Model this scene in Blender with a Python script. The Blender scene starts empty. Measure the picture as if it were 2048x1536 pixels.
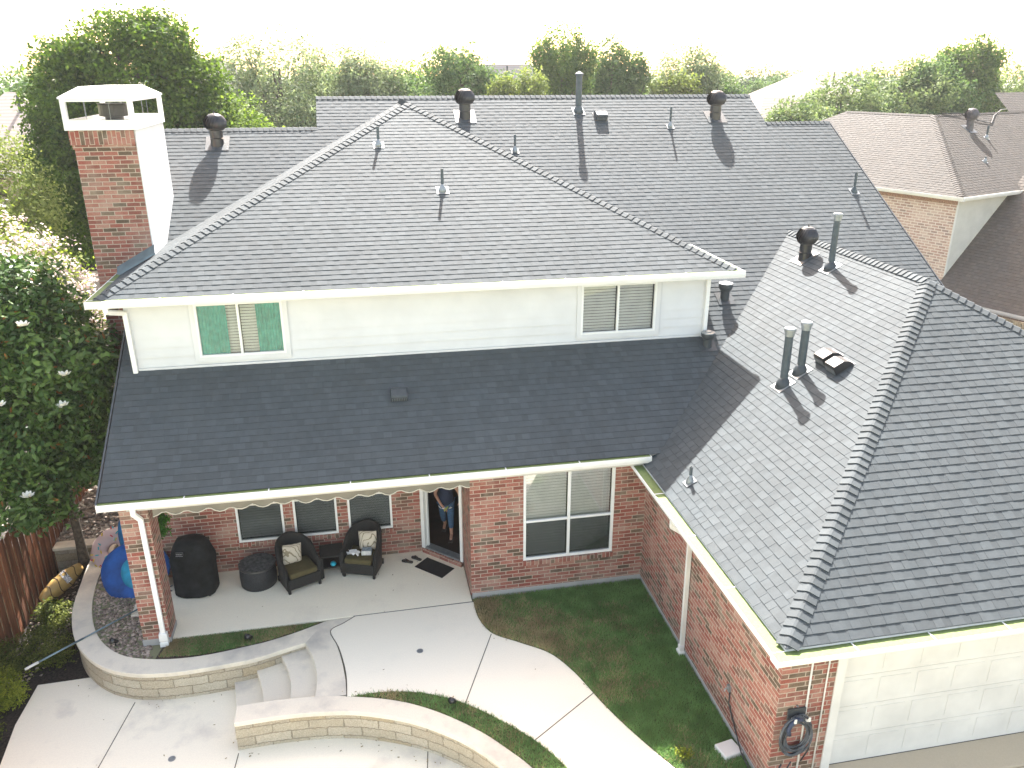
import bpy, math, random
import numpy as np
from mathutils import Matrix, Vector
random.seed(7); RNG = np.random.default_rng(11)
scene = bpy.context.scene
COL = scene.collection
# ------------------------------------------------------------------ camera, sky, sun, exposure
YAW, PITCH, FPX = 0.193334, 0.366755, 1624.5
cam = bpy.data.objects.new("camera", bpy.data.cameras.new("camera")); COL.objects.link(cam)
cam.location = (0, 0, 9.8); cam.rotation_euler = (math.pi/2 - PITCH, 0, -YAW)
cam.data.sensor_width = 36; cam.data.lens = FPX/2048*36
cam.data.clip_start = 0.05; cam.data.clip_end = 6000
scene.camera = cam
SUN = Vector((0.14, 0.70, 0.70)).normalized()
EL = math.asin(SUN.z); AZ = math.atan2(SUN.x, SUN.y)
world = bpy.data.worlds.new("World"); scene.world = world; world.use_nodes = True
nt = world.node_tree; bgn = nt.nodes["Background"]
sky = nt.nodes.new("ShaderNodeTexSky"); sky.sky_type = 'NISHITA'; sky.sun_disc = False
sky.sun_elevation = EL; sky.sun_rotation = AZ; sky.air_density = 1.0; sky.dust_density = 2.2; sky.ozone_density = 0.3
tint = nt.nodes.new("ShaderNodeMix"); tint.data_type = 'RGBA'; tint.blend_type = 'MULTIPLY'; tint.inputs[0].default_value = 1; tint.inputs[7].default_value = (1.20, 0.975, 0.765, 1)
nt.links.new(sky.outputs[0], tint.inputs[6]); nt.links.new(tint.outputs[2], bgn.inputs[0]); bgn.inputs[1].default_value = 0.14
sl = bpy.data.lights.new("sun", 'SUN'); sl.energy = 4.9; sl.angle = math.radians(0.6); sl.color = (1.0, 0.975, 0.935)
so = bpy.data.objects.new("sun", sl); COL.objects.link(so); so.location = (10, 60, 60)
so.rotation_euler = SUN.to_track_quat('Z', 'Y').to_euler()
vs = scene.view_settings; vs.view_transform = 'Standard'; vs.look = 'None'; vs.gamma = 1.0; vs.exposure = 2.34
vs.use_curve_mapping = False

# ------------------------------------------------------------------ materials
MATS = {}
class N:
    """small node helper"""
    def __init__(s, name):
        s.m = bpy.data.materials.new(name); s.m.use_nodes = True; s.t = s.m.node_tree
        s.b = s.t.nodes["Principled BSDF"]; s.out = s.t.nodes["Material Output"]
    def new(s, kind, **kw):
        n = s.t.nodes.new(kind)
        for k, v in kw.items(): setattr(n, k, v)
        return n
    def link(s, a, b): s.t.links.new(a, b)
    def put(s, sock, v):
        if hasattr(v, 'is_output') or isinstance(v, bpy.types.NodeSocket): s.link(v, sock)
        else: sock.default_value = v
    def math(s, op, a, b=0.0, c=0.0):
        n = s.new("ShaderNodeMath", operation=op)
        s.put(n.inputs[0], a); s.put(n.inputs[1], b)
        if op in ('SMOOTH_MIN', 'MULTIPLY_ADD', 'COMPARE', 'WRAP'): s.put(n.inputs[2], c)
        return n.outputs[0]
    def mix(s, f, a, b, typ='MIX'):
        n = s.new("ShaderNodeMix", data_type='RGBA', blend_type=typ)
        s.put(n.inputs[0], f); s.put(n.inputs[6], a if not isinstance(a, tuple) else (*a[:3], 1)); s.put(n.inputs[7], b if not isinstance(b, tuple) else (*b[:3], 1))
        return n.outputs[2]
    def ramp(s, f, stops, interp='LINEAR'):
        n = s.new("ShaderNodeValToRGB"); cr = n.color_ramp; cr.interpolation = interp
        while len(cr.elements) < len(stops): cr.elements.new(0.5)
        for e, (p, c) in zip(cr.elements, stops): e.position = p; e.color = (*c, 1) if len(c) == 3 else c
        s.put(n.inputs[0], f); return n.outputs[0]
    def noise(s, vec, scale, detail=3, rough=0.55):
        n = s.new("ShaderNodeTexNoise"); n.inputs["Scale"].default_value = scale; n.inputs["Detail"].default_value = detail
        n.inputs["Roughness"].default_value = rough
        if vec is not None: s.link(vec, n.inputs["Vector"])
        return n.outputs[0]
    def obj(s): return s.new("ShaderNodeTexCoord").outputs["Object"]
    def uv(s): return s.new("ShaderNodeTexCoord").outputs["UV"]
    def bump(s, h, strength, dist):
        n = s.new("ShaderNodeBump"); n.inputs["Strength"].default_value = strength; n.inputs["Distance"].default_value = dist
        s.link(h, n.inputs["Height"]); s.link(n.outputs[0], s.b.inputs["Normal"])
def mat(name, col, rough=0.6, var=0.12, scale=6.0, bump=0.0, bscale=60, metal=0.0, spec=0.4, col2=None):
    if name in MATS: return MATS[name]
    n = N(name); o = n.obj(); f = n.noise(o, scale, 5)
    c2 = col2 or tuple(min(1, c*(1-2.2*var)) for c in col)
    c1 = tuple(min(1, c*(1+var)) for c in col)
    f2 = n.ramp(f, [(0.3, (0, 0, 0)), (0.7, (1, 1, 1))])
    n.link(n.mix(f2, c2, c1), n.b.inputs["Base Color"])
    n.b.inputs["Roughness"].default_value = rough; n.b.inputs["Metallic"].default_value = metal
    n.b.inputs["Specular IOR Level"].default_value = spec
    if bump: n.bump(n.noise(o, bscale, 3), bump, 0.01)
    MATS[name] = n.m; return n.m
def shingle_mat(name, col, warm=(1, 1, 1)):
    n = N(name); o = n.obj()
    a = n.new("ShaderNodeAttribute", attribute_name="shade").outputs["Fac"]
    g = n.noise(o, 260, 2); big = n.noise(o, 0.45, 3); mid = n.noise(o, 9, 3)
    v = n.math('MULTIPLY', a, n.math('MULTIPLY_ADD', g, 0.9, 0.55))
    v = n.math('MULTIPLY', v, n.math('MULTIPLY_ADD', big, 0.35, 0.83))
    v = n.math('MULTIPLY', v, n.math('MULTIPLY_ADD', mid, 0.3, 0.85))
    tint = n.mix(n.noise(o, 3.2, 2), col, tuple(c*w for c, w in zip(col, warm)))
    vv = n.new("ShaderNodeVectorMath", operation='SCALE'); n.link(tint, vv.inputs[0]); n.link(v, vv.inputs["Scale"])
    n.link(vv.outputs[0], n.b.inputs["Base Color"])
    n.b.inputs["Roughness"].default_value = 0.8; n.b.inputs["Specular IOR Level"].default_value = 0.15
    n.bump(g, 0.35, 0.004)
    return n.m
def brick_mat(name, w, h, mortar, stops, mcol, soft=0.0025, distort=0.004, stain=None, swap=False, soldier=None, rough=0.85, bumpd=0.006):
    n = N(name); sp = n.new("ShaderNodeSeparateXYZ"); n.link(n.uv(), sp.inputs[0])
    u, v = sp.outputs[0], sp.outputs[1]
    if swap: u, v = v, u
    o = n.obj(); ns = n.noise(o, 38, 3); ns2 = n.noise(o, 17, 2)
    uu0 = n.math('MULTIPLY_ADD', n.math('SUBTRACT', ns, 0.5), distort*2, u)
    vv0 = n.math('MULTIPLY_ADD', n.math('SUBTRACT', ns2, 0.5), distort*2, v)
    vr = n.math('DIVIDE', vv0, h); row = n.math('FLOOR', vr)
    wn0 = n.new("ShaderNodeTexWhiteNoise", noise_dimensions='1D'); n.link(row, wn0.inputs["W"])
    off = n.math('MULTIPLY_ADD', n.math('MODULO', n.math('ABSOLUTE', row), 2.0), 0.5, n.math('MULTIPLY', wn0.outputs[0], 0.12))
    ur = n.math('ADD', n.math('DIVIDE', uu0, w), off); col = n.math('FLOOR', ur)
    fu = n.math('MULTIPLY', n.math('FRACT', ur), w); fv = n.math('MULTIPLY', n.math('FRACT', vr), h)
    du = n.math('MINIMUM', fu, n.math('SUBTRACT', w, fu)); dv = n.math('MINIMUM', fv, n.math('SUBTRACT', h, fv))
    d = n.math('MINIMUM', du, dv)
    mr = n.new("ShaderNodeMapRange", interpolation_type='SMOOTHSTEP'); n.link(d, mr.inputs[0])
    mr.inputs[1].default_value = mortar/2-soft; mr.inputs[2].default_value = mortar/2+soft
    cv = n.new("ShaderNodeCombineXYZ"); n.link(col, cv.inputs[0]); n.link(row, cv.inputs[1])
    wn = n.new("ShaderNodeTexWhiteNoise", noise_dimensions='2D'); n.link(cv.outputs[0], wn.inputs["Vector"])
    bc = n.ramp(wn.outputs[0], stops, 'CONSTANT')
    fine = n.ramp(n.noise(o, 45, 4, 0.7), [(0.3, (0.7, 0.68, 0.66)), (0.72, (1.2, 1.2, 1.2))])
    bc = n.mix(1.0, bc, fine, 'MULTIPLY')
    wash = n.ramp(n.noise(o, 2.3, 4), [(0.46, (0.04, 0.04, 0.04)), (0.74, (0.40, 0.40, 0.40))])
    bc = n.mix(wash, bc, tuple(c*0.95 for c in mcol))
    c = n.mix(mr.outputs[0], n.mix(n.noise(o, 25, 3), tuple(x*0.72 for x in mcol), mcol), bc)
    n.link(c, n.b.inputs["Base Color"]); n.b.inputs["Roughness"].default_value = rough; n.b.inputs["Specular IOR Level"].default_value = 0.2
    hgt = n.math('MULTIPLY_ADD', n.noise(o, 60, 3), 0.35, mr.outputs[0])
    n.bump(hgt, 0.9, bumpd)
    MATS[name] = n.m; return n.m
RED = [(0.0, (0.27, 0.080, 0.060)), (0.18, (0.33, 0.125, 0.098)), (0.36, (0.22, 0.075, 0.058)), (0.52, (0.31, 0.115, 0.088)), (0.64, (0.36, 0.18, 0.14)),
       (0.74, (0.17, 0.085, 0.064)), (0.84, (0.10, 0.070, 0.048)), (0.92, (0.15, 0.105, 0.072))]
MC = (0.50, 0.41, 0.335)
M_BRICK = brick_mat("red_brick", 0.254, 0.0813, 0.0145, RED, MC)
M_SOLD = brick_mat("soldier_brick", 0.254, 0.0813, 0.012, RED, MC, swap=True)
TAN = [(0.0, (0.46, 0.31, 0.27)), (0.3, (0.52, 0.38, 0.33)), (0.6, (0.40, 0.27, 0.235)), (0.85, (0.34, 0.25, 0.225))]
M_TBRICK = brick_mat("tan_brick", 0.29, 0.105, 0.030, TAN, (0.78, 0.68, 0.61), soft=0.004)
LIME = [(0.0, (0.50, 0.44, 0.33)), (0.3, (0.54, 0.48, 0.37)), (0.55, (0.47, 0.41, 0.31)), (0.75, (0.56, 0.51, 0.40)), (0.92, (0.48, 0.40, 0.27))]
M_STONE = brick_mat("limestone_block", 0.58, 0.178, 0.011, LIME, (0.36, 0.30, 0.21), soft=0.007, distort=0.035, bumpd=0.012)
M_SH = shingle_mat("charcoal_shingle", (0.071, 0.083, 0.090), (1.06, 1.0, 0.96))
M_SHB = shingle_mat("taupe_shingle", (0.069, 0.066, 0.063), (1.12, 1.0, 0.88))
M_SHD = shingle_mat("brown_shingle", (0.115, 0.105, 0.097), (1.15, 1.0, 0.85))
M_WHITE = mat("white_paint", (0.80, 0.80, 0.78), 0.45, 0.03, 3)
M_SIDING = mat("siding_paint", (0.655, 0.665, 0.675), 0.55, 0.035, 1.6, 0.15, 40)
M_CREAM = mat("cream_paint", (0.69, 0.68, 0.645), 0.5, 0.05, 2)
M_VINYL = mat("window_vinyl", (0.78, 0.79, 0.78), 0.35, 0.03, 4)
M_GGUARD = mat("gutter_guard_mesh", (0.15, 0.20, 0.065), 0.7, 0.15, 22, 0.4, 200, col2=(0.11, 0.155, 0.05))
M_SOFFIT = mat("soffit_board", (0.55, 0.53, 0.49), 0.7, 0.06, 2)
def concrete(name, base, dark, cover=(0.55, 0.8)):
    n = N(name); o = n.obj()
    f = n.ramp(n.noise(o, 0.9, 7, 0.62), [(cover[0], (0, 0, 0)), (cover[1], (1, 1, 1))])
    c = n.mix(f, base, dark)
    c = n.mix(n.ramp(n.noise(o, 38, 4, 0.7), [(0.35, (0.0, 0, 0)), (0.7, (0.35, 0.35, 0.35))]), c, tuple(x*0.8 for x in base))
    sp = n.ramp(n.noise(o, 7.5, 6, 0.75), [(0.66, (0, 0, 0)), (0.72, (0.4, 0.4, 0.4))])
    c = n.mix(sp, c, dark)
    n.link(c, n.b.inputs["Base Color"]); n.b.inputs["Roughness"].default_value = 0.85; n.b.inputs["Specular IOR Level"].default_value = 0.25
    n.bump(n.noise(o, 120, 3), 0.25, 0.004); return n.m
M_WALK = concrete("walkway_concrete", (0.92, 0.85, 0.70), (0.82, 0.76, 0.63))
M_PATIO = concrete("patio_concrete", (0.93, 0.86, 0.69), (0.78, 0.71, 0.58))
M_DECK = concrete("deck_concrete", (0.88, 0.81, 0.66), (0.58, 0.53, 0.46), (0.56, 0.74))
M_COPE = concrete("coping_concrete", (0.78, 0.71, 0.58), (0.44, 0.41, 0.37), (0.50, 0.72))
M_DRIVE = concrete("driveway_concrete", (0.52, 0.44, 0.33), (0.40, 0.34, 0.26))
M_FOOT = concrete("foundation_concrete", (0.36, 0.36, 0.35), (0.25, 0.26, 0.27))
M_SOIL = mat("soil", (0.07, 0.05, 0.035), 0.95, 0.35, 9, 0.8, 40)
M_MULCH = mat("mulch", (0.035, 0.026, 0.02), 0.95, 0.5, 24, 1.0, 60)
M_GROUND = mat("far_ground", (0.14, 0.16, 0.08), 0.95, 0.3, 0.25, col2=(0.19, 0.17, 0.11))
M_GRAVELBED = mat("pale_gravel", (0.42, 0.37, 0.31), 0.9, 0.3, 26, 1.0, 60)
M_BLACK = mat("black_metal", (0.02, 0.02, 0.022), 0.3, 0.2, 12, metal=0.2, spec=0.8)
M_VENT = mat("vent_paint", (0.055, 0.065, 0.072), 0.45, 0.15, 8)
M_FLASH = mat("metal_flashing", (0.30, 0.32, 0.33), 0.4, 0.1, 12, metal=0.5)
M_JOINT = mat("joint_filler", (0.13, 0.12, 0.10), 0.95, 0.2, 20)
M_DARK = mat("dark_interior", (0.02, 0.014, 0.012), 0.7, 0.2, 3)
M_FLOORW = mat("dark_floorboards", (0.035, 0.018, 0.012), 0.45, 0.3, 3)
M_BLIND = mat("blind_slats", (0.86, 0.865, 0.85), 0.6, 0.05, 3)
M_BLIND2 = mat("grey_blind_slats", (0.72, 0.73, 0.71), 0.6, 0.08, 3)
M_TEAL = mat("teal_curtain", (0.13, 0.58, 0.52), 0.8, 0.12, 9)
def glass_mat():
    n = N("window_glass"); n.t.nodes.remove(n.b)
    tr = n.new("ShaderNodeBsdfTransparent"); tr.inputs[0].default_value = (0.93, 0.935, 0.93, 1)
    gl = n.new("ShaderNodeBsdfGlossy"); gl.inputs["Roughness"].default_value = 0.02
    fr = n.new("ShaderNodeFresnel"); fr.inputs[0].default_value = 1.7
    f = n.math('MULTIPLY_ADD', fr.outputs[0], 0.9, 0.0)
    mx = n.new("ShaderNodeMixShader"); n.link(f, mx.inputs[0]); n.link(tr.outputs[0], mx.inputs[1]); n.link(gl.outputs[0], mx.inputs[2])
    n.link(mx.outputs[0], n.out.inputs[0]); return n.m
M_GLASS = glass_mat()
def leaf_mat(name, dark, light, trans=0.3, tcol=None, rough=0.7, spec=0.1):
    n = N(name); a = n.new("ShaderNodeAttribute", attribute_name="shade").outputs["Fac"]
    c = n.ramp(a, [(0.0, dark), (0.55, tuple((x+y)/2 for x, y in zip(dark, light))), (1.0, light)])
    n.link(c, n.b.inputs["Base Color"]); n.b.inputs["Roughness"].default_value = rough; n.b.inputs["Specular IOR Level"].default_value = spec
    t = n.new("ShaderNodeBsdfTranslucent")
    tm = n.mix(1.0, c, tcol or (1.6, 1.7, 0.7), 'MULTIPLY'); n.link(tm, t.inputs[0])
    mx = n.new("ShaderNodeMixShader"); mx.inputs[0].default_value = trans
    n.link(n.b.outputs[0], mx.inputs[1]); n.link(t.outputs[0], mx.inputs[2]); n.link(mx.outputs[0], n.out.inputs[0])
    MATS[name] = n.m; return n.m
M_BARK = mat("bark", (0.10, 0.08, 0.06), 0.9, 0.3, 14, 0.8, 50)

# ------------------------------------------------------------------ mesh building
def tag(o, label=None, cat=None, group=None, kind=None):
    if label: o['label'] = label
    if cat: o['category'] = cat
    if group: o['group'] = group
    if kind: o['kind'] = kind
    return o
def thing(name, loc, label, cat, group=None):
    o = bpy.data.objects.new(name, None); COL.objects.link(o); o.location = loc; o.empty_display_size = 0.3
    return tag(o, label, cat, group)
def origin(p):
    v = Vector((0, 0, 0))
    while p is not None: v += Vector(p.location); p = p.parent
    return v
def unit(v): v = Vector(v); return v.normalized()
class MB:
    def __init__(s, T=None): s.v = []; s.f = []; s.a = []; s.T = T
    def add(s, verts, faces, sh=1.0):
        k = len(s.v); s.v.extend([tuple(p) for p in verts]); s.f.extend([tuple(i+k for i in f) for f in faces]); s.a.extend([sh]*len(faces)); return s
    def box(s, x0, x1, y0, y1, z0, z1, sh=1.0):
        return s.add([(x0,y0,z0),(x1,y0,z0),(x1,y1,z0),(x0,y1,z0),(x0,y0,z1),(x1,y0,z1),(x1,y1,z1),(x0,y1,z1)],
                     [(0,3,2,1),(4,5,6,7),(0,1,5,4),(1,2,6,5),(2,3,7,6),(3,0,4,7)], sh)
    def obox(s, c, ax, ay, az, sh=1.0):
        c, ax, ay, az = map(Vector, (c, ax, ay, az)); P = []
        for k in (-1, 1):
            for i, j in ((-1,-1),(1,-1),(1,1),(-1,1)): P.append(c + ax*i + ay*j + az*k)
        return s.add(P, [(0,3,2,1),(4,5,6,7),(0,1,5,4),(1,2,6,5),(2,3,7,6),(3,0,4,7)], sh)
    def beam(s, a, b, w, h, up=(0, 0, 1)):
        a, b = Vector(a), Vector(b); d = (b-a); L = d.length; d.normalize(); r = d.cross(Vector(up))
        if r.length < 1e-4: r = Vector((1, 0, 0))
        r.normalize(); u = r.cross(d)
        return s.obox((a+b)/2, d*(L/2), r*(w/2), u*(h/2))
    def prism(s, poly, z0, z1, sh=1.0):
        n = len(poly); ar = sum(poly[i][0]*poly[(i+1)%n][1]-poly[(i+1)%n][0]*poly[i][1] for i in range(n))
        if ar < 0: poly = poly[::-1]
        V = [(x, y, z0) for x, y in poly] + [(x, y, z1) for x, y in poly]
        F = [tuple(range(n-1, -1, -1)), tuple(range(n, 2*n))] + [(i, (i+1)%n, n+(i+1)%n, n+i) for i in range(n)]
        return s.add(V, F, sh)
    def quad(s, *P, sh=1.0): return s.add(P, [tuple(range(len(P)))], sh)
    def tube(s, path, r, n=8, cap=True, sh=1.0, squash=None):
        path = [Vector(p) for p in path]; R = r if hasattr(r, '__len__') else [r]*len(path)
        V = []; F = []; prev = None
        for i, p in enumerate(path):
            d = (path[min(i+1, len(path)-1)] - path[max(i-1, 0)]).normalized()
            if prev is None: a = d.cross(Vector((0, 0, 1))); a = a if a.length > 1e-3 else Vector((1, 0, 0)); a.normalize()
            else: a = (prev - d*prev.dot(d)); a = a.normalized() if a.length > 1e-5 else prev
            prev = a; b = d.cross(a)
            for k in range(n):
                t = 2*math.pi*k/n; V.append(p + a*(R[i]*math.cos(t)) + b*(R[i]*math.sin(t)*(squash or 1)))
        for i in range(len(path)-1):
            for k in range(n): F.append((i*n+k, i*n+(k+1)%n, (i+1)*n+(k+1)%n, (i+1)*n+k))
        if cap: F += [tuple(range(n-1, -1, -1)), tuple(range((len(path)-1)*n, len(path)*n))]
        return s.add(V, F, sh)
    def lathe(s, prof, c=(0, 0, 0), n=20, sx=1, sy=1, sh=1.0):
        V = []; F = []; m = len(prof)
        for r, z in prof:
            for k in range(n): t = 2*math.pi*k/n; V.append((c[0]+r*math.cos(t)*sx, c[1]+r*math.sin(t)*sy, c[2]+z))
        for i in range(m-1):
            for k in range(n): F.append((i*n+k, i*n+(k+1)%n, (i+1)*n+(k+1)%n, (i+1)*n+k))
        F += [tuple(range(n-1, -1, -1)), tuple(range((m-1)*n, m*n))]
        return s.add(V, F, sh)
    def rings(s, R, cap=True, sh=1.0):
        n = len(R[0]); V = [p for r in R for p in r]; F = []
        for i in range(len(R)-1):
            for k in range(n): F.append((i*n+k, i*n+(k+1)%n, (i+1)*n+(k+1)%n, (i+1)*n+k))
        if cap: F += [tuple(range(n-1, -1, -1)), tuple(range((len(R)-1)*n, len(R)*n))]
        return s.add(V, F, sh)
    def build(s, name, m, parent=None, smooth=False, bevel=0.0, sub=0, uv=False, shade=False, label=None, seg=2):
        V = s.v
        if s.T is not None: V = [tuple(s.T @ Vector(p)) for p in V]
        if parent is not None:
            o0 = origin(parent); V = [(x-o0.x, y-o0.y, z-o0.z) for x, y, z in V]
        me = bpy.data.meshes.new(name); me.from_pydata(V, [], s.f); me.update()
        for mm in (m if isinstance(m, (list, tuple)) else [m]): me.materials.append(mm)
        if uv:
            L = me.uv_layers.new(name="UVMap"); off = origin(parent) if parent is not None else Vector((0, 0, 0))
            for p in me.polygons:
                nx, ny, nz = p.normal
                for li in p.loop_indices:
                    co = me.vertices[me.loops[li].vertex_index].co + off
                    if abs(nz) > 0.75: L.data[li].uv = (co.x, co.y)
                    else:
                        h = math.hypot(nx, ny); tx, ty = -ny/h, nx/h
                        if abs(tx) > abs(ty): 
                            if tx < 0: tx, ty = -tx, -ty
                        elif ty < 0: tx, ty = -tx, -ty
                        L.data[li].uv = (co.x*tx+co.y*ty, co.z)
        if shade:
            at = me.attributes.new("shade", 'FLOAT', 'FACE'); at.data.foreach_set("value", s.a)
        if smooth: me.polygons.foreach_set("use_smooth", [True]*len(me.polygons))
        ob = bpy.data.objects.new(name, me); COL.objects.link(ob)
        if parent is not None: ob.parent = parent
        if bevel:
            b = ob.modifiers.new("bevel", 'BEVEL'); b.width = bevel; b.segments = seg; b.limit_method = 'ANGLE'; b.angle_limit = 0.6
        if sub:
            b = ob.modifiers.new("sub", 'SUBSURF'); b.levels = sub; b.render_levels = sub
        if label: ob['label'] = label
        return ob
def struct(mb, name, m, **kw):
    o = mb.build(name, m, **kw); o['kind'] = 'structure'; return o
def clip_poly(P, Q):
    """clip polygon P with convex polygon Q (ccw)"""
    out = P
    for i in range(len(Q)):
        a, b = Q[i], Q[(i+1) % len(Q)]; ex, ey = b[0]-a[0], b[1]-a[1]
        inp, out = out, []
        if not inp: return []
        def side(p): return ex*(p[1]-a[1]) - ey*(p[0]-a[0])
        for j in range(len(inp)):
            p, q = inp[j], inp[(j+1) % len(inp)]; sp_, sq = side(p), side(q)
            if sp_ >= 0: out.append(p)
            if (sp_ >= 0) != (sq >= 0):
                t = sp_/(sp_-sq); out.append((p[0]+(q[0]-p[0])*t, p[1]+(q[1]-p[1])*t))
    return out
def shingles(mb, O, U, S, poly, e=0.143, thick=0.0085, tab=0.0035, tabs=(0.12, 0.21), gaps=(0.09, 0.17), soff=0.0):
    """real overlapping courses: O origin on the eave, U along the eave, S up the slope, poly in (u, s)"""
    O, U, S = Vector(O), Vector(U).normalized(), Vector(S).normalized(); Nn = U.cross(S)
    ar = sum(poly[i][0]*poly[(i+1)%len(poly)][1]-poly[(i+1)%len(poly)][0]*poly[i][1] for i in range(len(poly)))
    if ar < 0: poly = poly[::-1]
    rnd = random.Random(int(O.x*100)+int(O.y*7))
    u0, u1 = min(p[0] for p in poly), max(p[0] for p in poly); s0, s1 = min(p[1] for p in poly), max(p[1] for p in poly)
    def piece(ua, ub, sa, sb, ha, hb, sh):
        P = clip_poly([(ua, sa), (ub, sa), (ub, sb), (ua, sb)], poly)
        if len(P) < 3: return
        n = len(P); V = []
        for (u, s_) in P:
            h = ha + (hb-ha)*(s_-sa)/(sb-sa); V.append(O+U*u+S*s_+Nn*h)
        for (u, s_) in P: V.append(O+U*u+S*s_)
        mb.add(V, [tuple(range(n))] + [(i, n+i, n+(i+1)%n, (i+1)%n) for i in range(n)], sh)
    k = math.floor((s0-soff)/e); 
    while k*e+soff < s1:
        sa = k*e+soff; sb = sa+e
        u = u0 - rnd.random()*0.3
        while u < u1:
            w = rnd.uniform(0.18, 0.5); piece(u, u+w, sa, sb+0.012, thick, 0.0012, rnd.uniform(0.9, 1.04)); u += w
        u = u0 - rnd.random()*0.3; jit = rnd.uniform(-0.002, 0.002)
        while u < u1:
            w = rnd.uniform(*tabs); piece(u, u+w, sa+jit, sb-0.004, thick+tab, 0.0035, rnd.choice((rnd.uniform(0.91, 1.02), rnd.uniform(1.0, 1.12)))); u += w + rnd.uniform(*gaps)*rnd.choice((0.12, 1, 1))
        k += 1
def caps(mb, A, B, n1, n2, w=0.14, e=0.145, butt=0.017, lift=0.012):
    """ridge or hip cap shingles from A (low) to B (high); n1, n2 = upward normals of the two slopes"""
    A, B = Vector(A), Vector(B); d = (B-A); L = d.length; d.normalize()
    n1, n2 = unit(n1), unit(n2); f1 = n1.cross(d); f1 = f1 if f1.z < 0 else -f1; f2 = n2.cross(d); f2 = f2 if f2.z < 0 else -f2
    if abs(f1.z) < 1e-6: pass
    nm = (n1+n2).normalized(); rnd = random.Random(int(A.x*31+B.y*17)); k = 0
    m = int(L/e)
    for k in range(m):
        s0 = k*L/m; s1 = s0 + L/m + 0.03; sh = rnd.uniform(0.85, 1.12); R = []
        for s_, h in ((s0, butt+lift), (s1, lift*0.55)):
            c = A + d*s_; jj = rnd.uniform(-0.004, 0.004)
            top = [c+f1*w+n1*h, c+f1*(w*.45)+n1*(h+0.002), c+f1*0.02+nm*(h+0.004)*0.9+Vector((0,0,0.004)), c+f2*0.02+nm*(h+0.004)*0.9+Vector((0,0,0.004)), c+f2*(w*.45)+n2*(h+0.002), c+f2*w+n2*h]
            bot = [c+f2*w+n2*(h-butt if s_ == s0 else 0), c+f2*(w*.45)+n2*(h-butt if s_ == s0 else 0), c+nm*max(0, h-butt), c+f1*(w*.45)+n1*(h-butt if s_ == s0 else 0), c+f1*w+n1*(h-butt if s_ == s0 else 0)]
            R.append(top+bot)
        mb.rings(R, True, sh)
def gutter(P0, P1, out, parent, name="gutter", m=None, depth=0.13, h=0.14, guard=True, joints=1.25, ends=(True, True), label=None):
    """open trough along P0-P1 (outer top edge), 'out' = horizontal outward direction"""
    P0, P1, out = Vector(P0), Vector(P1), Vector(out).normalized(); d = (P1-P0); L = d.length; d.normalize(); Z = Vector((0, 0, 1))
    mb = MB(); mid = (P0+P1)/2
    prof = [(0, 0), (-0.014, 0), (-0.014, -0.012), (-0.012, -h*0.5), (-0.03, -h+0.008), (-depth, -h+0.008), (-depth, 0), (-depth-0.006, 0), (-depth-0.006, -h), (-0.03, -h), (-0.018, -h*0.82), (-0.004, -h*0.55), (0.0, -h*0.3), (-0.004, -0.02), (0.003, -0.012)]
    R = [[P + out*a + Z*b for a, b in prof] for P in (P0, P1)]
    mb.rings(R, True)
    for i, P in enumerate((P0, P1)):
        if ends[i]: mb.obox(P - out*(depth/2) - Z*(h/2), d*0.004, out*(depth/2-0.002), Z*(h/2-0.002))
    g = mb.build(name, m or M_WHITE, parent, label=label)
    if guard:
        gm = MB(); nj = max(1, int(L/joints))
        for k in range(nj):
            a = P0 + d*(L*k/nj + 0.008); b = P0 + d*(L*(k+1)/nj - 0.008)
            gm.obox((a+b)/2 - out*(depth/2+0.005) - Z*0.008, d*((b-a).length/2), out*(depth/2-0.008), Z*0.003)
        gm.build("gutter_guard", M_GGUARD, g)
        for k in range(1, nj):
            hm = MB(); hm.obox(P0 + d*(L*k/nj) - out*(depth/2) - Z*0.003, d*0.010, out*(depth/2-0.004), Z*0.004)
            hm.build("gutter_hanger", M_WHITE, g)
    return g
def set_leaves(name, m, P, D, W, shade, parent=None, hexa=False):
    """P centres, D half-length vectors, W half-width vectors (numpy Nx3)"""
    N_ = len(P)
    if parent is not None: o0 = np.array(origin(parent)); P = P - o0
    if hexa:
        k = 6; V = np.stack([P-D, P-D*0.35+W, P+D*0.35+W, P+D, P+D*0.35-W, P-D*0.35-W], 1)
    else: k = 4; V = np.stack([P-D, P-D*0.1+W, P+D, P-D*0.1-W], 1)
    me = bpy.data.meshes.new(name); me.vertices.add(N_*k); me.loops.add(N_*k); me.polygons.add(N_)
    me.vertices.foreach_set("co", V.astype(np.float32).ravel()); me.loops.foreach_set("vertex_index", np.arange(N_*k, dtype=np.int32))
    me.polygons.foreach_set("loop_start", np.arange(0, N_*k, k, dtype=np.int32))
    me.update(calc_edges=True)
    at = me.attributes.new("shade", 'FLOAT', 'FACE'); at.data.foreach_set("value", shade.astype(np.float32))
    me.materials.append(m); ob = bpy.data.objects.new(name, me); COL.objects.link(ob)
    if parent is not None: ob.parent = parent
    return ob
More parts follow.
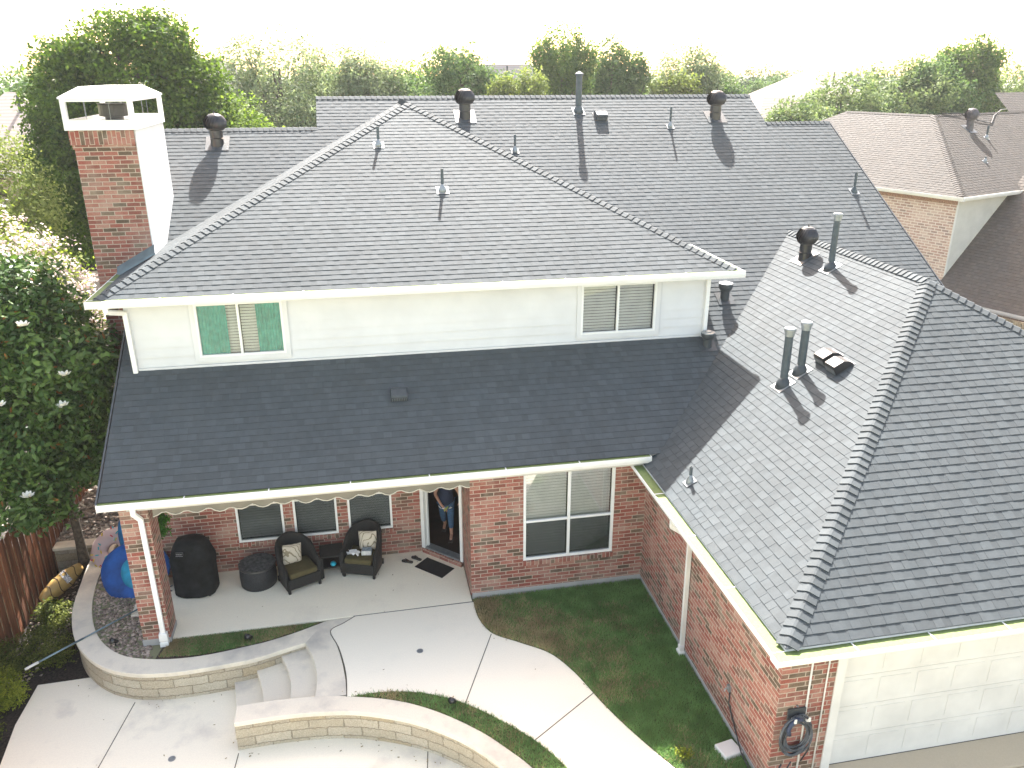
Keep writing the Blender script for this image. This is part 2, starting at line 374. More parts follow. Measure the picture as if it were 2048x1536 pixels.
def leaf_cloud(lobes, ncl, per, spread, ls, lw, seed, shell=0.55, up=0.5, droop=0.0, vs_=0.25):
    r = np.random.default_rng(seed); lobes = np.array(lobes, float)
    wgt = (lobes[:, 3]*lobes[:, 4]+lobes[:, 4]*lobes[:, 5]+lobes[:, 3]*lobes[:, 5]); wgt /= wgt.sum()
    li = r.choice(len(lobes), ncl, p=wgt); L = lobes[li]
    d = r.normal(size=(ncl, 3)); d /= np.linalg.norm(d, axis=1)[:, None]
    rad = shell + (1-shell)*r.random(ncl)**0.6
    bump = 1 + 0.13*np.sin(d[:, 0]*5+li)*np.cos(d[:, 1]*6+li*2) + 0.10*np.sin(d[:, 2]*9+li)
    C = L[:, :3] + d*L[:, 3:6]*(rad*bump)[:, None]
    csh = r.random(ncl)
    P = np.repeat(C, per, 0) + r.normal(size=(ncl*per, 3))*spread*np.array([1, 1, 0.8]); dd = np.repeat(d, per, 0)
    nrm = dd*0.6 + np.array([0, 0, up]) + r.normal(size=P.shape)*0.65; nrm /= np.linalg.norm(nrm, axis=1)[:, None]
    t = r.normal(size=P.shape); t[:, 2] -= droop; t -= nrm*(t*nrm).sum(1)[:, None]; t /= np.linalg.norm(t, axis=1)[:, None]
    w = np.cross(nrm, t); sz = r.uniform(0.7, 1.25, len(P))[:, None]
    sh = np.clip(np.repeat(csh, per)*(1-vs_) + r.random(len(P))*vs_, 0, 1)
    return P, t*ls*0.5*sz, w*lw*0.5*sz, sh
def limbs(mb, base, top, r0, lobes, seed, n=9, z0=0.3):
    r = random.Random(seed); base, top = Vector(base), Vector(top); pts = []
    for i in range(7):
        t = i/6; p = base.lerp(top, t) + Vector((r.uniform(-1, 1), r.uniform(-1, 1), 0))*r0*0.5*math.sin(t*3.1); pts.append(p)
    mb.tube(pts, [r0*1.35]+[r0*(1-0.72*(i/6)) for i in range(1, 7)], 10)
    for k in range(n):
        l = lobes[k % len(lobes)]; t = r.uniform(z0, 0.95); a = base.lerp(top, t)
        b = Vector((l[0]+r.uniform(-.6, .6)*l[3], l[1]+r.uniform(-.6, .6)*l[4], l[2]+r.uniform(-.3, .6)*l[5]))
        m1 = a.lerp(b, 0.5)+Vector((r.uniform(-.2, .2), r.uniform(-.2, .2), 0.12*(b-a).length))
        mb.tube([a, a.lerp(m1, .5), m1, m1.lerp(b, .6)+Vector((0, 0, .05)), b], [r0*.45*(1-.5*t), r0*.36, r0*.25, r0*.15, r0*.05], 6)
def tree(name, label, base, lobes, m, ncl, per, spread, ls, lw, seed, trunk_r=0.16, cat="tree", group=None, hexa=False, shell=0.5, up=0.5, droop=0.0, top=None, nl=9):
    t = thing(name, base, label, cat, group)
    P, D, W, sh = leaf_cloud(lobes, ncl, per, spread, ls, lw, seed, shell, up, droop)
    set_leaves("crown", m, P, D, W, sh, t, hexa)
    mb = MB(); zt = max(l[2]+l[5]*0.05 for l in lobes); cx = sum(l[0] for l in lobes)/len(lobes); cy = sum(l[1] for l in lobes)/len(lobes)
    limbs(mb, base, top or (cx, cy, zt), trunk_r, lobes, seed, nl); mb.build("trunk", M_BARK, t, smooth=True)
    return t
# ------------------------------------------------------------------ ground
UPPER_OUT = [(-5.98,17.0),(-6.03,16.3),(-5.99,15.66),(-5.88,14.62),(-5.56,13.64),(-5.03,12.91),(-4.38,12.50),(-3.58,12.37),(-2.62,12.42),(-2.21,12.48),(-1.79,12.61),(-1.37,12.74)]
UPPER_IN = [(-5.63,17.0),(-5.68,16.3),(-5.67,15.6),(-5.52,14.6),(-5.17,13.68),(-4.64,13.06),(-3.98,12.80),(-3.22,12.74),(-2.37,12.86),(-2.0,12.94),(-1.55,13.09),(-1.02,13.32)]
LOW_OUT = [(-2.43,10.93),(-1.71,10.95),(-1.07,10.91),(-0.43,10.79),(0.36,10.46),(0.96,10.04),(1.38,9.62),(1.75,9.1),(2.1,8.3),(2.3,7.4)]
LOW_IN = [(-2.43,11.33),(-1.74,11.34),(-1.08,11.29),(-0.5,11.17),(0.23,10.92),(0.86,10.53),(1.44,10.01),(1.83,9.53),(2.12,9.1),(2.5,8.3),(2.7,7.4)]
def smooth_line(P, n=5):
    out = []
    for i in range(len(P)-1):
        p0 = P[max(i-1, 0)]; p1 = P[i]; p2 = P[i+1]; p3 = P[min(i+2, len(P)-1)]
        for k in range(n):
            t = k/n; out.append(tuple(0.5*((2*p1[j]) + (-p0[j]+p2[j])*t + (2*p0[j]-5*p1[j]+4*p2[j]-p3[j])*t*t + (-p0[j]+3*p1[j]-3*p2[j]+p3[j])*t**3) for j in (0, 1)))
    return out + [P[-1]]
UO, UI, LO, LI = map(smooth_line, (UPPER_OUT, UPPER_IN, LOW_OUT, LOW_IN))
def offset(P, d):
    out = []
    for i, p in enumerate(P):
        a, b = P[max(i-1, 0)], P[min(i+1, len(P)-1)]; tx, ty = b[0]-a[0], b[1]-a[1]; L = math.hypot(tx, ty); out.append((p[0]-ty/L*d, p[1]+tx/L*d))
    return out
DZ = -0.6
hg = [(-900, 17.3), (-6.15, 17.3)] + [(-5.8, 17.0)] + offset(UO, 0.12)[1:] + [(-0.95, 13.25), (-0.95, 12.2), (-0.9, 11.35)] + [p for p in offset(LO, 0.14) if p[0] > -0.9] + [(2.6, 6), (3.0, -40), (900, -40), (900, 2500), (-900, 2500)]
gm = MB(); gm.prism(hg, -0.72, -0.03); struct(gm, "ground", M_GROUND)
gm = MB(); gm.quad((-900, -300, -0.70), (900, -300, -0.70), (900, 18, -0.70), (-900, 18, -0.70)); struct(gm, "lower_ground", M_GROUND)
gm = MB(); gm.quad((-7.1, 6, -0.63), (-5.0, 6, -0.63), (-5.0, 17.2, -0.63), (-7.1, 17.2, -0.63)); struct(gm, "mulch_bed", M_MULCH)
gm = MB(); gm.prism([(-6.19, 13.26), (-5.3, 13.29), (-4.8, 12.9), (-4.3, 12.6), (-3.5, 12.52), (-2.6, 12.55), (-1.6, 12.3), (-1.6, 11.1), (0.4, 10.7), (1.3, 10.0), (1.9, 9.0), (2.4, 7.3), (2.4, 4), (-7, 4), (-6.5, 10), (-6.16, 11.39), (-6.24, 12.28)], -0.695, DZ)
struct(gm, "pool_deck", M_DECK, bevel=0.012)
gm = MB(); gm.beam((-4.35, 12.45, DZ+0.001), (-4.9, 9.2, DZ+0.001), 0.014, 0.006); struct(gm, "deck_joint", M_JOINT)
gm = MB(); gm.beam((-2.42, 10.9, DZ+0.001), (-2.62, 8.6, DZ+0.001), 0.014, 0.006); struct(gm, "deck_joint", M_JOINT)
gm = MB(); gm.beam((0.62, 10.35, DZ+0.001), (0.42, 8.6, DZ+0.001), 0.014, 0.006); struct(gm, "deck_joint", M_JOINT)
# raised slabs
WALK_R = smooth_line([(1.84,13.40),(1.86,12.87),(2.04,12.36),(2.50,11.99),(2.97,11.60),(3.28,11.02),(3.53,10.25),(3.80,9.57),(4.18,8.78),(4.7,7.8),(5.0,6.5)], 6)
GR_O = smooth_line([(-0.64,11.19),(0.0,11.19),(0.66,11.03),(1.29,10.66),(1.80,10.18),(2.27,9.64),(2.62,9.03),(3.0,8.1),(3.2,7.0)], 6)
LAND = smooth_line([(-0.47,13.36),(-0.70,13.18),(-0.93,12.99),(-0.78,12.5),(-0.68,11.99),(-0.64,11.6),(-0.64,11.19)], 4)
gm = MB(); gm.prism([(1.84, 13.40)] + WALK_R[1:] + [(3.2, 6.5)] + GR_O[::-1] + LAND[::-1][1:], -0.10, 0.0); struct(gm, "walkway", M_WALK, bevel=0.008)
LANDS = 0
jm = [((2.02, 12.33), (1.30, 10.66)), ((3.46, 10.48), (2.27, 9.66))]
for a, b in jm:
    gm = MB(); gm.beam((*a, 0.0005), (*b, 0.0005), 0.016, 0.006); struct(gm, "walkway_joint", M_JOINT)
gm = MB(); gm.beam((-0.5, 13.365, 0.0035), (1.85, 13.375, 0.0035), 0.022, 0.004); struct(gm, "walkway_joint", M_JOINT)
gm = MB()
for i in range(len(LAND)-1): gm.beam((*LAND[i], 0.001), (*LAND[i+1], 0.001), 0.013, 0.008)
struct(gm, "walkway_joint", M_JOINT)
gm = MB(); gm.prism([(-3.95, 13.34), (1.815, 13.38), (1.815, 14.7), (0.9, 15.5), (-4.3, 15.5), (-4.3, 13.6)], -0.10, 0.006); struct(gm, "patio_slab", M_PATIO, bevel=0.006)
gm = MB(); gm.prism([(5.30, 8.04), (6.32, 8.04), (6.32, 8.3), (11.2, 8.3), (11.2, 8.04), (12.5, 8.04), (12.5, 7.60), (5.30, 7.60)], -0.02, 0.20); struct(gm, "garage_apron", M_DRIVE, bevel=0.01)
gm = MB(); gm.prism([(5.3, 7.595), (13, 7.595), (13, 2), (5.3, 2)], -0.02, 0.17); struct(gm, "driveway", M_DRIVE, bevel=0.01)
# left gravel bed inside the curved wall, pale gravel yard behind
gm = MB(); gm.prism([p for p in UI if p[0] < -3.9] + [(-3.95, 12.83), (-4.0, 13.3), (-4.0, 17.0)], -0.2, -0.05); struct(gm, "gravel_bed_base", M_SOIL)
gm = MB(); gm.quad((-12.0, 17.35, -0.022), (-4.3, 17.35, -0.022), (-4.3, 34, -0.022), (-12.0, 34, -0.022)); struct(gm, "gravel_yard", M_GRAVELBED)
gm = MB(); gm.prism([(-4.0, 12.84), (-3.7, 12.78), (-3.22, 12.76)] + [(-2.37, 12.88), (-2.0, 12.96), (-1.55, 13.11), (-1.05, 13.33), (-3.9, 13.33)], -0.1, -0.02); struct(gm, "planting_bed", M_SOIL)
def in_poly(x, y, P):
    c = np.zeros(len(x), bool); n = len(P)
    for i in range(n):
        x1, y1 = P[i]; x2, y2 = P[(i+1) % n]
        if y1 == y2: continue
        m = ((y1 > y) != (y2 > y)) & (x < (x2-x1)*(y-y1)/(y2-y1)+x1); c ^= m
    return c
M_GRASS = leaf_mat("grass_blades", (0.105, 0.185, 0.06), (0.23, 0.385, 0.13), 0.25, (1.1, 1.2, 0.7), 0.75, 0.1)
M_DRYGRASS = leaf_mat("dry_grass_blades", (0.26, 0.20, 0.10), (0.52, 0.42, 0.22), 0.2, (1, 1, 1), 0.8, 0.1)
def vnoise(x, y, s, seed):
    r = np.random.default_rng(seed); g = r.random((64, 64)); X = (x*s) % 63; Y = (y*s) % 63
    i, j = X.astype(int), Y.astype(int); fx, fy = X-i, Y-j; fx = fx*fx*(3-2*fx); fy = fy*fy*(3-2*fy)
    i2, j2 = (i+1) % 64, (j+1) % 64
    return g[i, j]*(1-fx)*(1-fy)+g[i2, j]*fx*(1-fy)+g[i, j2]*(1-fx)*fy+g[i2, j2]*fx*fy
def grass(name, poly, n, z, seed, h=0.05, dry=None, label=None):
    r = np.random.default_rng(seed); xs = [p[0] for p in poly]; ys = [p[1] for p in poly]
    x = r.uniform(min(xs), max(xs), n); y = r.uniform(min(ys), max(ys), n); k = in_poly(x, y, poly); x, y = x[k], y[k]
    dn = vnoise(x+50, y+50, 2.2, seed)*0.6 + vnoise(x+50, y+50, 7, seed+1)*0.4
    dryp = dry(x, y) if dry is not None else np.zeros(len(x))
    isdry = r.random(len(x)) < np.clip(dryp + (dn-0.5)*0.9, 0, 1); bare = r.random(len(x)) < np.clip((dryp-1.0)*2, 0, 0.9)
    for nm, m, sel in ((name, M_GRASS, ~isdry & ~bare), (name, M_DRYGRASS, isdry & ~bare)):
        X, Y = x[sel], y[sel]; c = len(X)
        if not c: continue
        hh = h*r.uniform(0.5, 1.3, c); a = r.uniform(0, 2*math.pi, c); tilt = r.uniform(0.2, 1.3, c)
        D = np.stack([np.cos(a)*np.sin(tilt), np.sin(a)*np.sin(tilt), np.cos(tilt)], 1)*hh[:, None]*0.6
        W = np.stack([-np.sin(a), np.cos(a), np.zeros(c)], 1)*0.0045
        P = np.stack([X, Y, np.full(c, z)+D[:, 2]*0.9], 1)
        sh = np.clip(vnoise(X+9, Y+9, 5, seed+3)*0.7+r.random(c)*0.4-0.05, 0, 1)
        o = set_leaves(nm if m is M_GRASS else "dry_grass", m, P, D, W, sh); tag(o, kind='stuff')
M_TURF = mat("turf_soil", (0.13, 0.13, 0.05), 0.95, 0.35, 7, 1.0, 60, col2=(0.05, 0.06, 0.022))
LAWN = WALK_R[0:] + [(5.33, 6.5), (5.33, 13.44), (1.9, 13.44)]
gm = MB(); gm.prism([(x+0.01, y) for x, y in WALK_R] + [(5.33, 6.5), (5.33, 13.46), (1.83, 13.46)], -0.06, 0.004); struct(gm, "lawn_soil", M_TURF)
def lawn_dry(x, y):
    d1 = 1.3*np.exp(-(((x-1.95)/0.35)**2+((y-13.1)/0.45)**2)) + 0.85*np.exp(-(((x-2.8)/0.75)**2+((y-12.1)/0.85)**2)) + 0.5*np.exp(-(((x-3.9)/0.5)**2+((y-10.7)/1.0)**2))
    d2 = 0.5*np.exp(-(((x-2.1)/0.25)**2+((y-12.5)/0.4)**2)); return d1+d2
grass("lawn_grass", LAWN, 200000, 0.004, 3, 0.07, lawn_dry)
STRIP = GR_O + LI[::-1]
STRIP = GR_O + [p for p in LI[::-1] if p[0] > -0.66]
gm = MB(); gm.prism(STRIP, -0.08, -0.012); struct(gm, "grass_strip_soil", M_TURF)
grass("grass_strip", STRIP, 60000, -0.012, 5, 0.075, lambda x, y: 0.9*np.exp(-(((x-0.0)/0.35)**2))+0.35*np.exp(-(((x-1.9)/0.35)**2+((y-10.0)/.35)**2)))
BED = [(-3.95, 12.86), (-3.22, 12.78), (-2.37, 12.9), (-2.0, 12.98), (-1.55, 13.12), (-1.15, 13.30), (-3.8, 13.32)]
grass("bed_grass", BED, 30000, -0.02, 8, 0.045, lambda x, y: 0.35+0.5*np.exp(-(((x+1.7)/0.6)**2))+0.7*np.exp(-(((x+3.9)/0.35)**2)))
# river stones
def stones(name, poly, n, z, seed, size, m, label=None):
    r = np.random.default_rng(seed); xs = [p[0] for p in poly]; ys = [p[1] for p in poly]
    x = r.uniform(min(xs), max(xs), n); y = r.uniform(min(ys), max(ys), n); k = in_poly(x, y, poly); x, y = x[k], y[k]
    base = np.array([(0,0,1),(0,0,-.6),(1,0,.1),(-1,0,0),(0,1,.1),(0,-1,0),(.6,.6,.45),(-.6,.6,.45),(-.6,-.6,.45),(.6,-.6,.45)])
    F = [(0,2,6),(0,6,4),(0,4,7),(0,7,3),(0,3,8),(0,8,5),(0,5,9),(0,9,2),(1,4,6),(1,6,2),(1,7,4),(1,3,7),(1,8,3),(1,5,8),(1,9,5),(1,2,9)]
    mb = MB()
    for i in range(len(x)):
        s = size*r.uniform(0.55, 1.3); a = r.uniform(0, 6.28); sx, sy, sz = s*r.uniform(.8, 1.4), s*r.uniform(.6, 1), s*r.uniform(.4, .7)
        V = base*np.array([sx, sy, sz])*r.uniform(.85, 1.15, (10, 1)); ca, sa = math.cos(a), math.sin(a)
        V = np.stack([V[:, 0]*ca-V[:, 1]*sa+x[i], V[:, 0]*sa+V[:, 1]*ca+y[i], V[:, 2]+z+s*r.uniform(0, .5)], 1)
        mb.add(V.tolist(), F, float(r.uniform(0.35, 1.35)))
    o = mb.build(name, m, shade=True, smooth=True); tag(o, kind='stuff'); return o
M_STONES = shingle_mat("river_stone", (0.36, 0.31, 0.27), (1.1, 0.95, 0.85))
GB = [(p[0]+0.02, p[1]+0.01) for p in UI if p[0] < -4.1] + [(-4.05, 12.85), (-4.15, 13.25), (-4.3, 13.3), (-4.3, 17.0)]
stones("river_gravel", GB, 5200, -0.045, 21, 0.036, M_STONES)
stones("bed_pebbles", [(-6.95, 13.4), (-6.2, 13.4), (-6.2, 16.9), (-6.95, 16.9)], 260, -0.625, 22, 0.035, M_STONES)
stones("yard_gravel", [(-7.0, 17.4), (-4.3, 17.4), (-4.3, 24), (-9, 24)], 2600, -0.02, 23, 0.06, shingle_mat("pale_stone", (0.5, 0.45, 0.4), (1.1, 0.95, 0.85)))

# ------------------------------------------------------------------ retaining walls and steps
def strip_prism(mb, A, B, z0, z1, sh=1.0):
    n = min(len(A), len(B)); R = [[(A[i][0], A[i][1], z0), (B[i][0], B[i][1], z0), (B[i][0], B[i][1], z1), (A[i][0], A[i][1], z1)] for i in range(n)]
    mb.rings(R, True, sh)
def retaining(label, OUT, IN, group, jog=3):
    t = thing("retaining_wall", (OUT[len(OUT)//2][0], OUT[len(OUT)//2][1], DZ), label, "retaining wall", group)
    m = MB(); strip_prism(m, OUT, IN, -0.085, 0.0); m.build("coping", M_COPE, t, bevel=0.01)
    m = MB(); strip_prism(m, offset(OUT, 0.035), offset(IN, -0.02), DZ-0.06, -0.085); m.build("stone_face", M_STONE, t, uv=True)
    return t
UV_FIX = []
wall_a = retaining("curved limestone retaining wall wrapping the gravel bed and steps, with stained grey coping", UO, UI, None)
wall_b = retaining("curved limestone retaining wall between the lower deck and the green grass strip", LO, LI, None)
for w in (wall_a, wall_b):
    for ch in w.children:
        if ch.name.startswith("stone_face"):      # run the block pattern along the curve
            OUT = UO if w is wall_a else LO; me = ch.data; o0 = origin(w); P = offset(OUT, 0.035); cum = [0]
            for i in range(1, len(P)): cum.append(cum[-1]+math.hypot(P[i][0]-P[i-1][0], P[i][1]-P[i-1][1]))
            L = me.uv_layers[0]
            for p in me.polygons:
                if abs(p.normal.z) < 0.5:
                    for li in p.loop_indices:
                        co = me.vertices[me.loops[li].vertex_index].co + o0
                        j = min(range(len(P)), key=lambda q: (P[q][0]-co.x)**2+(P[q][1]-co.y)**2); L.data[li].uv = (cum[j], co.z)
st = thing("garden_steps", (-1.6, 11.9, DZ), "three curved pale concrete steps rising from the deck to the walkway", "steps")

def curve_between(T, B, bulge, n=10):
    return [(T[0]+(B[0]-T[0])*k/n + bulge*math.sin(math.pi*k/n), T[1]+(B[1]-T[1])*k/n) for k in range(n+1)]
C1 = curve_between((-2.68, 12.62), (-2.50, 11.2), 0.03); C2 = curve_between((-2.30, 12.66), (-2.06, 11.2), 0.08); C3 = curve_between((-1.88, 12.80), (-1.62, 11.2), 0.13); C4 = curve_between((-1.46, 12.94), (-1.17, 11.2), 0.14)
LC = [(-1.02, 13.32), (-0.86, 13.34), (-0.60, 13.35)]
LD_ = [(-0.47, 13.36), (-0.70, 13.18), (-0.93, 12.99), (-0.84, 12.7), (-0.76, 12.35), (-0.70, 12.0), (-0.655, 11.6), (-0.645, 11.25)]
for A, B, z in ((C1, C2, -0.45), (C2, C3, -0.30), (C3, C4, -0.15)):
    m = MB(); m.prism(A + [(x+0.02, y) for x, y in B][::-1], DZ-0.05, z); m.build("tread", M_COPE, st, bevel=0.012)
m = MB(); m.prism(C4 + LD_[::-1] + LC[::-1], -0.35, -0.0025); m.build("landing", M_COPE, st, bevel=0.006)
# cross wall at the back of the mulch bed, stepping stone, drains, splash block, small lights
t = thing("retaining_wall", (-6.5, 17.2, DZ), "low straight stone wall behind the pink ring float and tree trunk", "retaining wall")
m = MB(); m.box(-6.98, -5.62, 17.05, 17.35, -0.07, 0.0); m.build("coping", M_COPE, t, bevel=0.01)
m = MB(); m.box(-6.96, -5.66, 17.08, 17.32, DZ-0.05, -0.07); m.build("stone_face", M_STONE, t, uv=True)
m = MB(); m.prism([(-4.72, 14.2), (-4.3, 14.15), (-4.28, 14.95), (-4.70, 15.0)], -0.05, 0.01); tag(m.build("stepping_stone", M_COPE, bevel=0.01), "flat grey stepping stone in the river gravel beside the brick column", "stepping stone")
def drain(x, y, z, label):
    m = MB(); m.lathe([(0.055, -0.02), (0.06, 0.002), (0.06, 0.005), (0.05, 0.006), (0.045, 0.003)], (x, y, z), 20)
    for k in range(-2, 3): m.obox((x, y+k*0.017, z+0.005), (0.04, 0, 0), (0, 0.004, 0), (0, 0, 0.002))
    tag(m.build("deck_drain", M_FLASH), label, "drain", "round drains in the concrete")
drain(0.67, 12.11, 0.0, "small round metal drain in the white upper walkway")
drain(-3.47, 10.99, DZ, "small round metal drain in the lower pool deck")
def spot(x, y, z, label):
    t = thing("landscape_light", (x, y, z), label, "garden light", "small black garden spotlights")
    m = MB(); m.tube([(x, y, z-0.05), (x, y, z+0.08)], 0.012, 8); m.build("stake", M_BLACK, t)
    m = MB(); m.tube([(x+0.03, y+0.03, z+0.07), (x-0.01, y-0.01, z+0.12), (x-0.05, y-0.05, z+0.16)], [0.03, 0.042, 0.055], 12); m.build("lamp_head", M_BLACK, t, smooth=True)
spot(-4.79, 13.36, -0.03, "black garden spotlight on the river gravel near the curved wall")
spot(-2.38, 13.0, -0.02, "black garden spotlight in the sparse planting bed beside the patio")
spot(1.10, 10.65, -0.01, "black garden spotlight in the bright green grass strip")
t = thing("utility_box", (5.12, 8.83, 0), "small white concrete utility box cover on the lawn by the garage wall", "utility box")
m = MB(); m.obox((5.13, 8.84, 0.05), (0.16, 0.03, 0), (-0.03, 0.14, 0), (0, 0, 0.045)); m.build("box_lid", M_CREAM, t, bevel=0.018)
m = MB(); m.obox((5.13, 8.84, 0.0), (0.175, 0.033, 0), (-0.033, 0.155, 0), (0, 0, 0.012)); m.build("collar", M_COPE, t, bevel=0.006)

# ------------------------------------------------------------------ the brick house
H = thing("brick_house", (4, 14, 0), "red brick two storey house with charcoal shingle roofs and white upper siding", "house")
m = MB(); DW = 0.13
# window wall
WX0, WX1, WZ0, WZ1 = 2.86, 4.69, 0.76, 2.80
m.box(1.82, WX0, 13.46, 13.46+DW, 0.14, 2.92); m.box(WX1, 5.33, 13.46, 13.46+DW, 0.14, 2.92); m.box(WX0, WX1, 13.46, 13.46+DW, 0.14, WZ0); m.box(WX0, WX1, 13.46, 13.46+DW, WZ1, 2.92)
m.box(1.82, 1.95, 13.59, 14.62, 0.0, 2.92)
m.build("window_wall", M_BRICK, H, uv=True)
m = MB(); m.box(WX0-0.02, WX1+0.02, 13.425, 13.46+0.02, WZ0-0.1, WZ0-0.005); m.build("brick_sill", M_SOLD, H, uv=True)
m = MB(); m.box(1.84, 5.33, 13.452, 13.58, -0.05, 0.14); m.box(5.325, 5.44, 8.07, 13.46, -0.05, 0.12); m.build("foundation", M_FOOT, H, bevel=0.006)
# patio back wall with three openings, door wall
BW = [(-2.76, -1.82), (-1.62, -0.73), (-0.51, 0.41)]; m = MB(); xs = [-4.25] + [v for b in BW for v in b] + [1.04]
for i in range(0, len(xs), 2): m.box(xs[i], xs[i+1], 15.4, 15.53, 0, 2.8)
for a, b in BW: m.box(a, b, 15.4, 15.53, 0, 0.66); m.box(a, b, 15.4, 15.53, 1.72, 2.8)
D0, D1 = Vector((1.04, 15.40, 0)), Vector((1.82, 14.62, 0)); DD = (D1-D0).normalized(); DN = Vector((0.7071, 0.7071, 0)); LD = (D1-D0).length
def dseg(a, b, z0, z1, d0=0, d1=DW): return m.obox(D0+DD*((a+b)/2)+DN*((d0+d1)/2)+Vector((0, 0, (z0+z1)/2)), DD*((b-a)/2), DN*((d1-d0)/2), Vector((0, 0, (z1-z0)/2)))
dseg(0, LD, 2.45, 2.8); dseg(0.02, LD-0.02, 0, 0.12, -0.06, 0.13)
m.build("patio_wall", M_BRICK, H, uv=True)
for (a, b) in BW:
    m = MB(); m.box(a-0.01, b+0.01, 15.37, 15.42, 0.56, 0.655); m.build("brick_sill", M_SOLD, H, uv=True)
# side, chimney side, garage walls
m = MB(); m.box(-4.25, -4.12, 15.53, 22.2, 0, 4.1); m.build("side_wall", M_BRICK, H, uv=True)
m = MB(); m.box(5.33, 5.46, 8.05, 13.46, 0.12, 2.78); m.box(5.46, 6.16, 8.05, 8.18, 0.0, 2.70); m.build("garage_wall", M_BRICK, H, uv=True); m = MB(); m.box(11.3, 11.9, 8.05, 8.18, 0.0, 2.70); m.box(11.77, 11.9, 8.18, 13.2, 0, 2.7); m.build("garage_wall", M_BRICK, H, uv=True)
m = MB(); m.box(13.2, 13.33, 13.5, 22.4, 0, 3.3); m.box(13.201, 13.33, 15, 22.4, 3.3, 4.3); m.box(5.46, 13.2, 22.4, 22.5, 0, 8); m.box(-4.12, 5.46, 22.4, 22.5, 0, 8); m.build("rear_wall", M_BRICK, H, uv=True)
# column
m = MB(); m.box(-4.27, -3.80, 13.25, 13.76, -0.1, 2.86); m.build("column", M_BRICK, H, uv=True)
m = MB(); m.box(-4.29, -3.79, 13.24, 13.77, -0.12, 0.10); m.build("column_footing", M_FOOT, H, bevel=0.01)
# interior
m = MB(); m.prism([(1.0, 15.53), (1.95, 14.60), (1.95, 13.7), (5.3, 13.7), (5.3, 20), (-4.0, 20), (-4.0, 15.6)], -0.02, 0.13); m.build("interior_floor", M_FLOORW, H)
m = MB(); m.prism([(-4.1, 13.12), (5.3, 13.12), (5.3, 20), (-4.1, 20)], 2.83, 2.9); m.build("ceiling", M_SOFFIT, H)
m = MB(); m.box(-4.0, 5.3, 19.0, 19.1, 0.13, 2.83); m.box(-4.0, 1.0, 16.3, 16.4, 0.13, 2.83); m.box(3.0, 3.1, 14.4, 19.0, 0.13, 2.83); m.box(2.0, 5.3, 14.3, 14.4, 0.13, 2.83); m.build("interior_wall", M_DARK, H)
